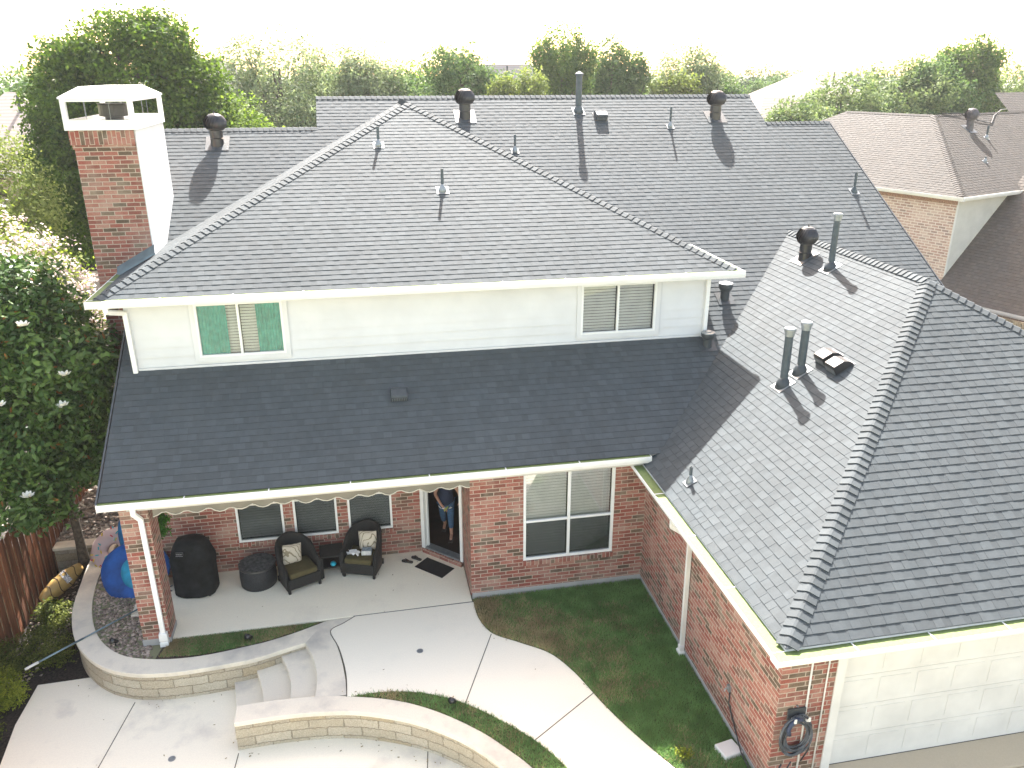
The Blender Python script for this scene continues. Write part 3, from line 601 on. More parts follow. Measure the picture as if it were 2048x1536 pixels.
# doors and windows
def screen_mat():
    n = N("insect_screen_mesh"); n.t.nodes.remove(n.b); tr = n.new("ShaderNodeBsdfTransparent"); tr.inputs[0].default_value = (0.85, 0.86, 0.86, 1); df = n.new("ShaderNodeBsdfDiffuse"); df.inputs[0].default_value = (0.08, 0.09, 0.09, 1); mx = n.new("ShaderNodeMixShader"); mx.inputs[0].default_value = 0.18
    n.link(tr.outputs[0], mx.inputs[1]); n.link(df.outputs[0], mx.inputs[2]); n.link(mx.outputs[0], n.out.inputs[0]); return n.m
M_SCREEN = screen_mat()
def window(parent, c, w, h, ux, out, frame=0.05, mull=(), bars=(), blind=None, curtain=None, slat=0.05, m=M_VINYL, recess=0.0, name="window", casing=0.0, slat_tilt=0.5, label=None, screen=None):
    """c = bottom centre on the wall face; ux along the wall; out = outward normal"""
    c, ux, out = Vector(c), Vector(ux).normalized(), Vector(out).normalized(); Z = Vector((0, 0, 1)); o = c - out*recess
    fm = MB(); f = frame/2
    def bar(x0, x1, z0, z1, d=0.035, off=0.0): fm.obox(o+ux*((x0+x1)/2)+Z*((z0+z1)/2)+out*off, ux*((x1-x0)/2), out*d, Z*((z1-z0)/2))
    bar(-w/2, -w/2+frame+0.001, 0, h); bar(w/2-frame, w/2, 0, h); bar(-w/2+frame, w/2-frame, 0, frame); bar(-w/2+frame, w/2-frame, h-frame, h)
    for x in mull: bar(x-f, x+f, frame, h-frame, 0.033)
    xs = [-w/2+frame] + [v for x in mull for v in (x-f, x+f)] + [w/2-frame]
    for z in bars:
        for i in range(0, len(xs), 2): bar(xs[i], xs[i+1], z-f*.8, z+f*.8, 0.028)
    root = fm.build(name, m, parent, bevel=0.004, label=label)
    if casing:
        cm = MB()
        for x0, x1, z0, z1 in ((-w/2-casing, -w/2, -casing, h+casing), (w/2, w/2+casing, -casing, h+casing), (-w/2, w/2, h, h+casing), (-w/2, w/2, -casing, 0)):
            cm.obox(c+ux*((x0+x1)/2)+Z*((z0+z1)/2)+out*0.012, ux*((x1-x0)/2), out*0.02, Z*((z1-z0)/2))
        cm.build("casing", M_SIDING, root, bevel=0.003)
    gm_ = MB(); gm_.obox(o+Z*(h/2)-out*0.005, ux*(w/2-frame*.6), out*0.002, Z*(h/2-frame*.6)); gm_.build("pane", M_GLASS, root)
    if screen:
        for i in range(0, len(xs), 2):
            sm_ = MB(); sm_.obox(o+ux*((xs[i]+xs[i+1])/2)+Z*((screen[0]+screen[1])/2)+out*0.004, ux*((xs[i+1]-xs[i])/2), out*0.001, Z*((screen[1]-screen[0])/2)); sm_.build("insect_screen", M_SCREEN, root)
    if blind:
        bm_ = MB(); z = frame+0.02; dv = (out*math.sin(slat_tilt)*-1 + Z*math.cos(slat_tilt))
        dv = -out*0.25 + Z*0.97
        while z < h-frame-0.02:
            for i in range(0, len(xs), 2):
                bm_.obox(o+ux*((xs[i]+xs[i+1])/2)+Z*z-out*0.095, ux*((xs[i+1]-xs[i])/2-0.006), dv.normalized()*slat*0.5, dv.normalized().cross(ux)*0.0015)
            z += slat*1.22
        bm_.build("blind", blind, root)
    if curtain:
        for a, b in curtain:
            cm = MB(); n = 26; R = []
            P0 = [o+ux*(a+(b-a)*k/n)-out*(0.038+0.012*math.sin(k*1.9)) for k in range(n+1)]
            for k in range(n): cm.quad(P0[k]+Z*0.02, P0[k+1]+Z*0.02, P0[k+1]+Z*(h-0.02), P0[k]+Z*(h-0.02))
            cm.build("curtain", M_TEAL, root)
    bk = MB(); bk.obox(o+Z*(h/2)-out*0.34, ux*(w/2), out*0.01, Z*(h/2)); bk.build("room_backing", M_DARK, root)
    return root
window(H, ((WX0+WX1)/2, 13.46, WZ0), WX1-WX0, WZ1-WZ0, (1, 0, 0), (0, -1, 0), 0.055, (0.0,), (0.86,), M_BLIND, recess=0.04, slat=0.052, slat_tilt=0.8, screen=(0.05, 0.86))
for k, (a, b) in enumerate(BW): window(H, ((a+b)/2, 15.4, 0.66), b-a, 1.06, (1, 0, 0), (0, -1, 0), 0.045, (), (0.86,), M_BLIND2, recess=0.03, slat=0.05, slat_tilt=0.8, screen=(0.045, 0.98))
# upstairs siding box
m = MB(); SY = 15.56
def boards(x0, x1, z0=4.56, z1=5.86, ex=0.19):
    z = z0; k = 0
    while z < z1:
        zt = min(z+ex, z1); m.add([(x0, SY-0.006, z), (x1, SY-0.006, z), (x1, SY+0.022, zt), (x0, SY+0.022, zt), (x0, SY+0.03, z), (x1, SY+0.03, z), (x1, SY+0.03, zt), (x0, SY+0.03, zt)], [(0,1,2,3),(4,7,6,5),(0,4,5,1),(3,2,6,7),(0,3,7,4),(1,5,6,2)]); z = zt
boards(-4.16, -3.09); boards(-1.36, 4.41); boards(6.19, 7.16)
m.box(-3.09, -1.36, SY+0.002, SY+0.03, 4.56, 4.60); m.box(4.41, 6.19, SY+0.002, SY+0.03, 4.56, 4.60)
m.box(7.24, 7.27, 15.60, 18.2, 4.3, 5.86); m.box(7.18, 7.25, 15.6, 15.63, 4.56, 5.86)
m.build("siding_wall", M_SIDING, H)
m = MB(); m.box(-4.25, -4.16, SY-0.015, SY+0.05, 4.40, 5.86); m.build("corner_board", M_SIDING, H, bevel=0.003); m = MB(); m.box(7.16, 7.28, SY-0.015, SY+0.06, 4.5, 5.86); m.build("corner_board", M_SIDING, H, bevel=0.003)
m = MB(); m.box(-4.16, 7.16, SY-0.022, SY+0.02, 4.44, 4.555); m.box(7.16, 7.32, SY-0.035, SY+0.25, 4.42, 4.56); m.build("base_trim", M_SIDING, H, bevel=0.003)
window(H, (-2.225, SY, 4.70), 1.60, 1.06, (1, 0, 0), (0, -1, 0), 0.045, (-0.02,), (), M_BLIND, curtain=[(-0.75, -0.24), (0.3, 0.75)], recess=0.0, slat=0.048, slat_tilt=0.45, casing=0.09, label="sliding window with teal curtains behind slatted blinds")
window(H, (5.30, SY, 4.70), 1.62, 1.06, (1, 0, 0), (0, -1, 0), 0.045, (-0.02,), (), M_BLIND, recess=0.0, slat=0.052, slat_tilt=0.8, casing=0.09)
# door frame
m = MB(); Z = Vector((0, 0, 1))
def dbar(mb, a, b, z0, z1, d0, d1): mb.obox(D0+DD*((a+b)/2)+DN*((d0+d1)/2)+Z*((z0+z1)/2), DD*((b-a)/2), DN*((d1-d0)/2), Z*((z1-z0)/2))
dbar(m, 0.0, 0.09, 0.12, 2.40, -0.05, 0.11); dbar(m, LD-0.07, LD, 0.12, 2.40, -0.03, 0.11); dbar(m, 0.09, LD-0.07, 2.32, 2.40, -0.02, 0.11); dbar(m, 0.09, 0.115, 0.12, 2.32, 0.04, 0.09)
fr = m.build("door_frame", M_VINYL, H, bevel=0.004)
m = MB(); dbar(m, 0.08, LD-0.06, 0.12, 0.155, -0.04, 0.15); m.build("threshold", M_FLASH, fr, bevel=0.004)
dl = MB(); hx = D0 + DD*(LD-0.09) + DN*0.1; dl.obox(hx + DN*0.45 + Z*1.24, DN*0.45, DD*0.022, Z*1.07); door = dl.build("open_door", M_VINYL, H, bevel=0.004)
dk = MB(); kp = hx + DN*0.82 - DD*0.05 + Z*1.05; dk.tube([kp+DD*0.02, kp-DD*0.03], 0.012, 8); dk.tube([kp-DD*0.03, kp-DD*0.03-DN*0.11], 0.009, 8); dk.build("door_handle", M_FLASH, door)
# patio brick band under the threshold is part of patio_wall
# garage door, header
m = MB(); m.box(6.16, 6.30, 8.03, 8.15, 0.2, 2.66); m.box(11.16, 11.30, 8.03, 8.15, 0.2, 2.66); m.box(6.30, 11.16, 8.04, 8.15, 2.33, 2.66); m.build("garage_door_trim", M_CREAM, H, bevel=0.006)
gd = MB(); gx0, gx1 = 6.31, 11.15; nrow, ncol = 4, 8; zz = 0.205
for r_ in range(nrow):
    z0 = 0.205 + r_*0.532; z1 = z0 + 0.527; gd.box(gx0, gx1, 8.16, 8.20, z0, z1)
    cw = (gx1-gx0)/ncol
    for c_ in range(ncol):
        x0 = gx0+c_*cw+0.06; x1 = gx0+(c_+1)*cw-0.06; a0, a1 = z0+0.075, z1-0.075
        R = [[(x0, 8.16, a0), (x1, 8.16, a0), (x1, 8.16, a1), (x0, 8.16, a1)], [(x0+.012, 8.168, a0+.012), (x1-.012, 8.168, a0+.012), (x1-.012, 8.168, a1-.012), (x0+.012, 8.168, a1-.012)], [(x0+.04, 8.156, a0+.04), (x1-.04, 8.156, a0+.04), (x1-.04, 8.156, a1-.04), (x0+.04, 8.156, a1-.04)]]
        for i in range(4):
            gd.quad(R[0][i], R[0][(i+1)%4], (R[0][(i+1)%4][0], 8.1545, R[0][(i+1)%4][2]), (R[0][i][0], 8.1545, R[0][i][2]))
            gd.quad((R[0][i][0], 8.1545, R[0][i][2]), (R[0][(i+1)%4][0], 8.1545, R[0][(i+1)%4][2]), R[2][(i+1)%4], R[2][i])
        gd.quad(*R[2])
gdo = gd.build("garage_door", M_CREAM, H)
m = MB(); m.box(gx0, gx1, 8.15, 8.19, 0.2005, 0.2045); m.build("weather_seal", M_BLACK, gdo)
m = MB(); m.box(5.5, 11.8, 8.5, 13, 0.02, 0.04); m.build("garage_floor", M_FOOT, H)

# ---- roofs
SL = 0.589; CS = math.cos(math.atan(SL)); SN = math.sin(math.atan(SL))
def roof_obj(name, cover_edges=None): return MB()
S1 = Vector((0, CS, SN)); top1 = (22.27-13.08)/CS; top2 = (23.47-13.08)/CS
mainO = Vector((-4.5, 13.08, 3.06))
m = MB(); shingles(m, mainO, (1, 0, 0), S1, [(0, 0), (18.1, 0), (18.1, top1), (0, top1)]); shingles(m, mainO+Vector((3.78, 0, 0)), (1, 0, 0), S1, [(0, top1-0.02), (12.38, top1-0.02), (12.38, top2), (0, top2)])
roof1 = m.build("main_roof", M_SH, H, shade=True)
zR1 = 3.06+(22.27-13.08)*SL; zR2 = 3.06+(23.47-13.08)*SL
m = MB()
def slab(a, b, c, d, th=0.09): 
    a, b, c, d = map(Vector, (a, b, c, d)); n = (b-a).cross(d-a).normalized(); m.add([a, b, c, d, a-n*th, b-n*th, c-n*th, d-n*th], [(0,1,2,3),(4,7,6,5),(0,4,5,1),(1,5,6,2),(2,6,7,3),(3,7,4,0)])
e_ = -0.004
slab((-4.47, 13.10, 3.065+e_), (13.57, 13.10, 3.065+e_), (13.57, 22.27, zR1+e_), (-4.47, 22.27, zR1+e_))
slab((-0.70, 22.275, zR1+e_), (11.64, 22.275, zR1+e_), (11.64, 23.47, zR2+e_), (-0.70, 23.47, zR2+e_))
m.build("roof_deck", M_SOFFIT, roof1)
m = MB(); k = 4.5
m.quad((-4.5, 22.27, zR1), (-0.72, 22.27, zR1), (-0.72, 22.27+k, zR1-k*SL), (-4.5, 22.27+k, zR1-k*SL)); m.quad((11.66, 22.27, zR1), (13.6, 22.27, zR1), (13.6, 22.27+k, zR1-k*SL), (11.66, 22.27+k, zR1-k*SL))
m.quad((-0.72, 23.47, zR2), (11.66, 23.47, zR2), (11.66, 23.47+k, zR2-k*SL), (-0.72, 23.47+k, zR2-k*SL))
m.quad((-0.72, 22.27, zR1), (-0.72, 23.47, zR2), (-0.72, 24.67, zR1)); m.quad((11.66, 22.27, zR1), (11.66, 24.67, zR1), (11.66, 23.47, zR2)); m.build("rear_roof", M_SH, H)
m = MB(); nA = Vector((0, -SN, CS)); nB = Vector((0, SN, CS))

for a_, b_ in (((-4.5, 22.27, zR1), (-0.72, 22.27, zR1)), ((11.66, 22.27, zR1), (13.6, 22.27, zR1)), ((-0.72, 23.47, zR2), (11.66, 23.47, zR2))):
    m = MB(); caps(m, a_, b_, nA, nB); m.build("ridge_cap", M_SH, roof1, shade=True)
# rakes
for x in (-4.53, 13.63):
    m = MB(); m.beam((x, 13.08, 3.0), (x, 22.27, zR1-0.06), 0.03, 0.14); m.build("rake_board", M_VENT, roof1)
m = MB(); m.prism([(13.34, 13.5), (13.36, 13.5), (13.36, 22.2), (13.34, 22.2)], 3, 3.1); 
# gable infill on the right and left ends
for x in (-4.24, 13.3):
    gi = MB(); gi.add([(x, 13.6, 2.9), (x, 22.2, 2.9), (x, 22.2, zR1-0.12), (x, 13.6, 3.2), (x+0.1, 13.6, 2.9), (x+0.1, 22.2, 2.9), (x+0.1, 22.2, zR1-0.12), (x+0.1, 13.6, 3.2)], [(0,1,2,3),(4,7,6,5),(0,4,5,1),(1,5,6,2),(2,6,7,3),(3,7,4,0)])
    gi.build("gable_wall", M_BRICK, H, uv=True)
# box roof (upper storey hip)
bm_ = 0.5; CB = math.cos(math.atan(bm_)); SB = math.sin(math.atan(bm_)); BX0, BX1, BY0, BZ = -4.62, 7.70, 15.17, 6.0; BH = (BX1-BX0)/2; apex = Vector(((BX0+BX1)/2, BY0+BH, BZ+BH*bm_))
m = MB(); shingles(m, (BX0, BY0, BZ), (1, 0, 0), (0, CB, SB), [(0, 0), (2*BH, 0), (BH, BH/CB)])
yb = 18.06; ye = 13.08+(apex.z-3.06)/SL
# left slope: U runs toward -Y so that the normal faces up
shingles(m, (BX0, yb, BZ), (0, -1, 0), (CB, 0, SB), [(0, 0), (yb-BY0, 0), (yb-apex.y, BH/CB), (yb-ye, BH/CB)])
shingles(m, (BX1, BY0, BZ), (0, 1, 0), (-CB, 0, SB), [(0, 0), (yb-BY0, 0), (ye-BY0, BH/CB), (apex.y-BY0, BH/CB)])
roof2 = m.build("upper_roof", M_SH, H, shade=True)
m = MB(); nF, nL, nR = Vector((0, -SB, CB)), Vector((-SB, 0, CB)), Vector((SB, 0, CB)); z_ = -0.005
m.quad((BX0+.03, BY0+.03, BZ+z_), (BX1-.03, BY0+.03, BZ+z_), apex+Vector((0, 0, z_-.02))); m.quad((BX0+.03, BY0+.03, BZ+z_), apex+Vector((0, 0, z_-.02)), (apex.x, ye, apex.z+z_), (BX0+.03, yb, BZ+z_)); m.quad((BX1-.03, BY0+.03, BZ+z_), (BX1-.03, yb, BZ+z_), (apex.x, ye, apex.z+z_), apex+Vector((0, 0, z_-.02))); m.build("roof_deck", M_SOFFIT, roof2)
m = MB(); caps(m, (BX0+0.05, BY0+0.05, BZ+0.02), apex, nF, nL); m.build("hip_cap", M_SH, roof2, shade=True); m = MB(); caps(m, (BX1-0.05, BY0+0.05, BZ+0.02), apex, nF, nR); m.build("hip_cap", M_SH, roof2, shade=True); m = MB(); caps(m, apex, (apex.x, ye+0.1, apex.z), nL, nR); m.build("ridge_cap", M_SH, roof2, shade=True)
# garage roof
gm_ = 0.60; CG = math.cos(math.atan(gm_)); SG = math.sin(math.atan(gm_)); GX0, GY0, GZ = 5.09, 7.69, 2.872; GA = 5.466; gap_ = Vector((GX0+GA, GY0+GA, GZ+GA*gm_)); gyE = 13.08+(gap_.z-3.06)/SL
m = MB(); yv = 13.3
shingles(m, (GX0, yv+2, GZ), (0, -1, 0), (CG, 0, SG), [(2.0, 0), (yv+2-GY0, 0), (yv+2-gap_.y, GA/CG), (yv+2-gyE, GA/CG), (2.0-0.2, 0.06)])
shingles(m, (GX0, GY0, GZ), (1, 0, 0), (0, CG, SG), [(0, 0), (2*GA, 0), (GA, GA/CG)])
shingles(m, (GX0+2*GA, GY0, GZ), (0, 1, 0), (-CG, 0, SG), [(0, 0), (6, 0), (gyE-GY0, GA/CG), (GA, GA/CG)])
roof3 = m.build("garage_roof", M_SH, H, shade=True)
m = MB(); g0 = Vector((0, 0, -0.006))
m.quad(Vector((GX0+.03, GY0+.03, GZ))+g0, Vector((GX0+2*GA-.03, GY0+.03, GZ))+g0, gap_+g0*4); m.quad(Vector((GX0+.03, GY0+.03, GZ))+g0, gap_+g0*4, Vector((gap_.x, gyE, gap_.z))+g0*2, Vector((GX0+.03, yv, GZ))+g0); m.quad(Vector((GX0+2*GA-.03, GY0+.03, GZ))+g0, Vector((GX0+2*GA-.03, GY0+6, GZ))+g0, Vector((gap_.x, gyE, gap_.z))+g0*2, gap_+g0*4); m.build("roof_deck", M_SOFFIT, roof3)
m = MB(); nGL, nGF, nGR = Vector((-SG, 0, CG)), Vector((0, -SG, CG)), Vector((SG, 0, CG))
caps(m, (GX0+0.04, GY0+0.04, GZ+0.015), gap_, nGL, nGF, w=0.15); m.build("hip_cap", M_SH, roof3, shade=True); m = MB(); caps(m, (GX0+2*GA-0.04, GY0+0.04, GZ+0.015), gap_, nGF, nGR, w=0.15); m.build("hip_cap", M_SH, roof3, shade=True)
m = MB(); caps(m, gap_+Vector((0, 0.02, 0.01)), (gap_.x, gyE+0.05, gap_.z), nGL, nGR, w=0.15, butt=0.02); m.build("ridge_cap", M_SH, roof3, shade=True)
# gutters, fascia, soffits, downspouts
gutter((-4.52, 12.985, 3.055), (5.22, 12.985, 3.055), (0, -1, 0), H, label="long gutter along the edge of the lower roof over the patio")
gutter((-4.74, 15.05, 6.01), (7.80, 15.05, 6.01), (0, -1, 0), H)
gutter((-4.74, 18.0, 6.01), (-4.74, 15.188, 6.01), (-1, 0, 0), H, ends=(True, False)); gutter((7.80, 15.188, 6.01), (7.80, 17.9, 6.01), (1, 0, 0), H, ends=(False, True))
gutter((4.90, 13.42, 2.83), (4.90, 7.708, 2.83), (-1, 0, 0), H, ends=(True, False), depth=0.20, h=0.10); gutter((4.90, 7.50, 2.83), (16.2, 7.50, 2.83), (0, -1, 0), H, ends=(True, True), joints=1.05, depth=0.20, h=0.10)
m = MB(); m.box(-4.46, 5.25, 13.125, 13.145, 2.86, 3.05); m.box(5.108, 5.125, 7.71, 13.45, 2.62, 2.84); m.box(5.125, 16, 7.71, 7.727, 2.62, 2.84); m.box(-4.6, 7.66, 15.192, 15.21, 5.84, 5.99); m.box(-4.6, -4.582, 15.21, 18, 5.84, 5.99); m.box(7.642, 7.66, 15.21, 17.8, 5.84, 5.99); m.build("fascia", M_WHITE, H)
m = MB(); m.box(-4.2, 5.3, 13.147, 13.45, 2.866, 2.88); m.box(4.95, 5.33, 7.60, 13.44, 2.69, 2.70); m.box(5.33, 16, 7.60, 8.04, 2.69, 2.70); m.box(-4.58, 7.64, 15.212, 15.55, 5.862, 5.87); m.box(-4.58, -4.26, 15.56, 18, 5.862, 5.87); m.box(7.29, 7.64, 15.56, 17.8, 5.862, 5.87); m.build("soffit", M_WHITE, H)
def downspout(path, w=0.085, d=0.06, foot=True, name="downspout", m_=None):
    mb = MB(); P = [Vector(p) for p in path]
    for i in range(len(P)-1):
        d_ = (P[i+1]-P[i]).normalized(); mb.beam(P[i]-d_*0.015, P[i+1]+d_*0.015, w if abs(d_.x) < 0.9 else d, d, up=(0, 1, 0) if abs(d_.z) > 0.3 else (0, 0, 1))
    o = mb.build(name, m_ or M_WHITE, H, bevel=0.008)
    return o
ds = downspout([(-3.98, 13.06, 2.95), (-3.98, 13.06, 2.80), (-3.92, 13.19, 2.62), (-3.90, 13.195, 0.22)])
m = MB(); m.rings([[(-3.90-w, 13.195-w*.8, z), (-3.90+w, 13.195-w*.8, z), (-3.90+w, 13.195+w*.6, z), (-3.90-w, 13.195+w*.6, z)] for w, z in ((0.075, -0.02), (0.075, 0.06), (0.06, 0.09), (0.075, 0.11), (0.07, 0.26))]); m.build("downspout_boot", M_WHITE, ds, bevel=0.006)
ds = downspout([(4.97, 11.25, 2.72), (4.97, 11.25, 2.60), (5.27, 11.15, 2.42), (5.285, 11.12, 0.15)], m_=M_CREAM)
m = MB(); m.rings([[(5.28-w, 11.12-w, z), (5.28+w*.6, 11.12-w, z), (5.28+w*.6, 11.12+w, z), (5.28-w, 11.12+w, z)] for w, z in ((0.06, 0.0), (0.075, 0.08), (0.05, 0.12), (0.055, 0.2))]); m.build("downspout_boot", M_CREAM, ds, bevel=0.006)
downspout([(-4.42, 15.11, 5.92), (-4.42, 15.11, 5.80), (-4.22, 15.50, 5.66), (-4.205, 15.50, 4.50)])
downspout([(7.22, 15.50, 5.86), (7.22, 15.50, 4.56)])
m = MB(); m.tube([(6.02, 8.035, 2.62), (6.02, 8.035, 1.9), (6.03, 8.035, 0.1)], 0.012, 8); m.build("conduit", M_CREAM, H, smooth=True)
m = MB(); m.tube([(5.76, 8.035, 2.62), (5.77, 8.035, 1.6), (5.78, 8.035, 0.05)], 0.015, 8); m.build("conduit", M_CREAM, H, smooth=True)
m = MB(); m.tube([(5.325, 9.35, 0.75), (5.30, 9.3, 0.5), (5.31, 9.1, 0.3), (5.26, 8.7, 0.12), (5.24, 8.3, 0.10), (5.27, 7.9, 0.12), (5.5, 7.95, 0.35), (5.62, 7.97, 0.6)], 0.011, 6); tag(m.build("garden_hose", M_BLACK, smooth=True), "thin dark hose line trailing along the foot of the garage wall", "hose")
m = MB(); m.box(5.29, 5.33, 9.33, 9.41, 0.70, 0.80); m.tube([(5.29, 9.37, 0.75), (5.25, 9.37, 0.75), (5.24, 9.37, 0.70)], 0.012, 6); m.build("hose_bib", M_FLASH, H)
# chimney
ch = MB(); ch.box(-5.10, -3.99, 17.38, 20.0, 0, 8.42); ch.box(-5.125, -4.0, 17.355, 20.0, 8.42, 8.50); chim = ch.build("chimney", M_BRICK, H, uv=True)
m = MB(); m.box(-5.15, -3.995, 17.33, 20.0, 8.50, 8.76); m.build("soldier_course", M_SOLD, chim, uv=True)
m = MB(); m.box(-3.99, -3.965, 17.385, 20.01, 5.8, 8.76); m.build("side_siding", M_SIDING, chim)
m = MB(); cx0, cx1, cy0, cy1 = -5.19, -3.93, 17.28, 20.06
m.box(cx0, cx1, cy0, cy0+0.03, 8.77, 8.95); m.box(cx0, cx1, cy1-0.03, cy1, 8.77, 8.95); m.box(cx0, cx0+0.03, cy0+.03, cy1-.03, 8.77, 8.95); m.box(cx1-0.03, cx1, cy0+.03, cy1-.03, 8.77, 8.95); m.box(cx0+.03, cx1-.03, cy0+.03, cy1-.03, 8.87, 8.90)
for x in (cx0, cx1-0.09):
    for y in (cy0, cy1-0.09): m.box(x, x+0.09, y, y+0.09, 8.95, 9.28)
m.box(cx0, cx1, cy0, cy0+.05, 9.28, 9.335); m.box(cx0, cx1, cy1-.05, cy1, 9.28, 9.335); m.box(cx0, cx0+.05, cy0+.05, cy1-.05, 9.28, 9.335); m.box(cx1-.05, cx1, cy0+.05, cy1-.05, 9.28, 9.335)
a_, b_ = 0.0, 0.24
m.rings([[(cx0+i, cy0+i*1.3, z), (cx1-i, cy0+i*1.3, z), (cx1-i, cy1-i*1.3, z), (cx0+i, cy1-i*1.3, z)] for i, z in ((-0.02, 9.33), (-0.02, 9.36), (0.27, 9.54), (0.28, 9.542))])
m.build("chimney_shroud", M_WHITE, chim)
m = MB()
for y in (cy0+0.03, cy1-0.03):
    for k in (1, 2): m.tube([(cx0+(cx1-cx0)*k/3, y, 8.94), (cx0+(cx1-cx0)*k/3, y, 9.30)], 0.005, 5)
for x in (cx0+0.03, cx1-0.03):
    m.tube([(x, (cy0+cy1)/2, 8.94), (x, (cy0+cy1)/2, 9.30)], 0.005, 5)
m.build("shroud_rods", M_FLASH, chim)
m = MB(); m.lathe([(0.17, 8.90), (0.17, 8.97), (0.27, 8.98), (0.27, 9.20), (0.25, 9.21), (0.28, 9.215), (0.28, 9.225)], (-4.50, 18.2, 0), 24); m.build("flue_cap", M_BLACK, chim)
m = MB(); m.add([(-4.70, 17.22, 6.00), (-3.93, 17.22, 6.42), (-3.95, 17.375, 6.56), (-4.72, 17.375, 6.13), (-4.70, 17.20, 5.97), (-3.91, 17.20, 6.39)], [(0, 1, 2, 3), (4, 5, 1, 0)]); m.build("chimney_flashing", mat("grey_flashing", (0.16, 0.20, 0.21), 0.4, 0.1, 5, metal=0.3), chim)

# ---- roof vents
def on_main(x, y): return Vector((x, y, 3.06+(y-13.08)*SL+0.008))
def on_gar(x, y): return Vector((x, y, GZ+(x-GX0)*gm_+0.008))
def plate(mb, p, n, w, l, th=0.006):
    n = unit(n); s_ = (Vector((0, 0, 1)) - n*n.z).normalized(); u_ = s_.cross(n); mb.obox(p+n*0.012, u_*w/2, s_*l/2, n*th/2)
def turbine(p, n, r=0.265, hgt=0.62, mt=M_BLACK, parent=H, fl=M_VENT):
    b = MB(); b.lathe([(r*.62, -0.25), (r*.58, 0.12), (r*.63, 0.13), (r*.58, 0.14), (r*.56, hgt*.5), (r*.74, hgt*.53), (r*.74, hgt*.56)], p, 24); root = b.build("turbine_vent", mt, parent, smooth=False)
    h = MB(); c = p+Vector((0, 0, hgt*.56)); nf = 22; hh = hgt*0.5
    def rad(t): return r*(0.62+0.42*math.sin(math.pi*(0.14+0.80*t)))
    for k in range(nf):
        a0 = 2*math.pi*k/nf
        for j in range(8):
            t0, t1 = j/8, (j+1)/8; tw = 0.5
            def P(t, da, rr): a = a0+da+tw*t; return c+Vector((math.cos(a)*rr, math.sin(a)*rr, hh*t))
            h.quad(P(t0, 0, rad(t0)*.86), P(t0, 0.34, rad(t0)), P(t1, 0.34, rad(t1)), P(t1, 0, rad(t1)*.86))
    h.lathe([(r*.70, 0), (r*.72, 0.012), (r*.70, 0.02)], c, 24); h.lathe([(r*.62, hh-0.01), (r*.64, hh), (r*.45, hh+0.035), (r*.08, hh+0.05), (0.012, hh+0.08), (0.01, hh+0.1)], c, 24); h.lathe([(r*.55, 0), (r*.6, hh*.5), (r*.5, hh)], c, 16)
    h.build("turbine_head", mt, root)
    f = MB(); plate(f, p, n, r*2.1, r*2.2); f.build("flashing_plate", fl, root); return root
NM = Vector((0, -SN, CS)); 
turbine(on_main(-3.11, 21.72), NM); turbine(on_main(3.15, 22.62), NM); turbine(on_main(10.23, 22.5), NM); turbine(on_gar(10.05, 16.67), nGL, r=0.235)
M_PIPE = mat("pipe_paint", (0.075, 0.095, 0.105), 0.5, 0.12, 8)
def pipe(p, n, r, h, cap=None, boot=0.24, mp=None, parent=H, fl=None, bt=None):
    b = MB(); b.lathe([(r, -0.2), (r, h), (r*0.8, h), (r*0.8, h-0.03)], p, 16)
    root = b.build("vent_pipe", mp or M_PIPE, parent, smooth=False)
    f = MB(); plate(f, p, n, boot*1.0, boot*1.05); f.build("flashing_plate", fl or M_FLASH, root)
    f = MB(); f.lathe([(boot*.34+r*.5, -0.06), (boot*.27+r*.5, 0.05), (r*1.25, 0.11), (r*1.02, 0.14)], p, 16); f.build("pipe_boot", bt or M_FLASH, root, smooth=True)
    if cap == 'cone': 
        f = MB(); f.lathe([(r*1.02, h-0.05), (r*1.35, h-0.045), (r*1.35, h), (r*.15, h+0.06)], p, 16); f.build("pipe_cap", M_PIPE, root)
    if cap == 'flat':
        f = MB(); f.lathe([(r*1.05, h-0.14), (r*1.18, h-0.13), (r*1.18, h-0.05), (r*1.45, h-0.045), (r*1.45, h), (r*1.3, h+0.02), (r*.3, h+0.03)], p, 20); f.build("pipe_cap", M_FLASH, root)
    return root
pipe(on_main(6.32, 22.78), NM, 0.085, 0.98, 'cone', 0.32, bt=M_PIPE); pipe(on_main(8.76, 22.12), NM, 0.03, 0.52, None, 0.2); pipe(on_main(4.24, 21.26), NM, 0.03, 0.42, None, 0.2, fl=M_VENT); pipe(on_main(12.95, 19.54), NM, 0.035, 0.5, None, 0.24, fl=M_FLASH, bt=M_PIPE)
def on_box(x, y): return Vector((x, y, BZ+(y-BY0)*bm_+0.008))
pipe(on_box(0.715, 19.6), nF, 0.032, 0.42, None, 0.24); pipe(on_box(1.974, 17.94), nF, 0.032, 0.46, None, 0.26)
pipe(on_gar(10.05, 15.6), nGL, 0.066, 1.15, 'flat', 0.36, bt=M_VENT); pipe(on_gar(7.62, 12.8), nGL, 0.074, 1.08, 'flat', 0.34, bt=M_VENT); pipe(on_gar(7.97, 12.86), nGL, 0.074, 0.95, 'flat', 0.34, bt=M_VENT); pipe(on_gar(5.48, 11.8), nGL, 0.028, 0.30, None, 0.2)
def mushroom(p, n, r=0.16, h=0.34):
    b = MB(); b.lathe([(r*.62, -0.15), (r*.62, h*.5), (r*.95, h*.75), (r*1.0, h*.97), (r*.9, h)], p, 22); root = b.build("exhaust_vent", M_VENT, H)
    f = MB(); f.lathe([(r*.98, h), (r*.95, h+.02), (r*.5, h+.028), (r*.48, h+.045), (r*.1, h+.05)], p, 22); f.build("vent_lid", M_FLASH, root); f = MB(); plate(f, p, n, r*2.4, r*2.4); f.build("flashing_plate", M_VENT, root)
mushroom(on_main(8.08, 16.45), NM); mushroom(on_main(7.22, 15.30), NM, 0.15, 0.28)
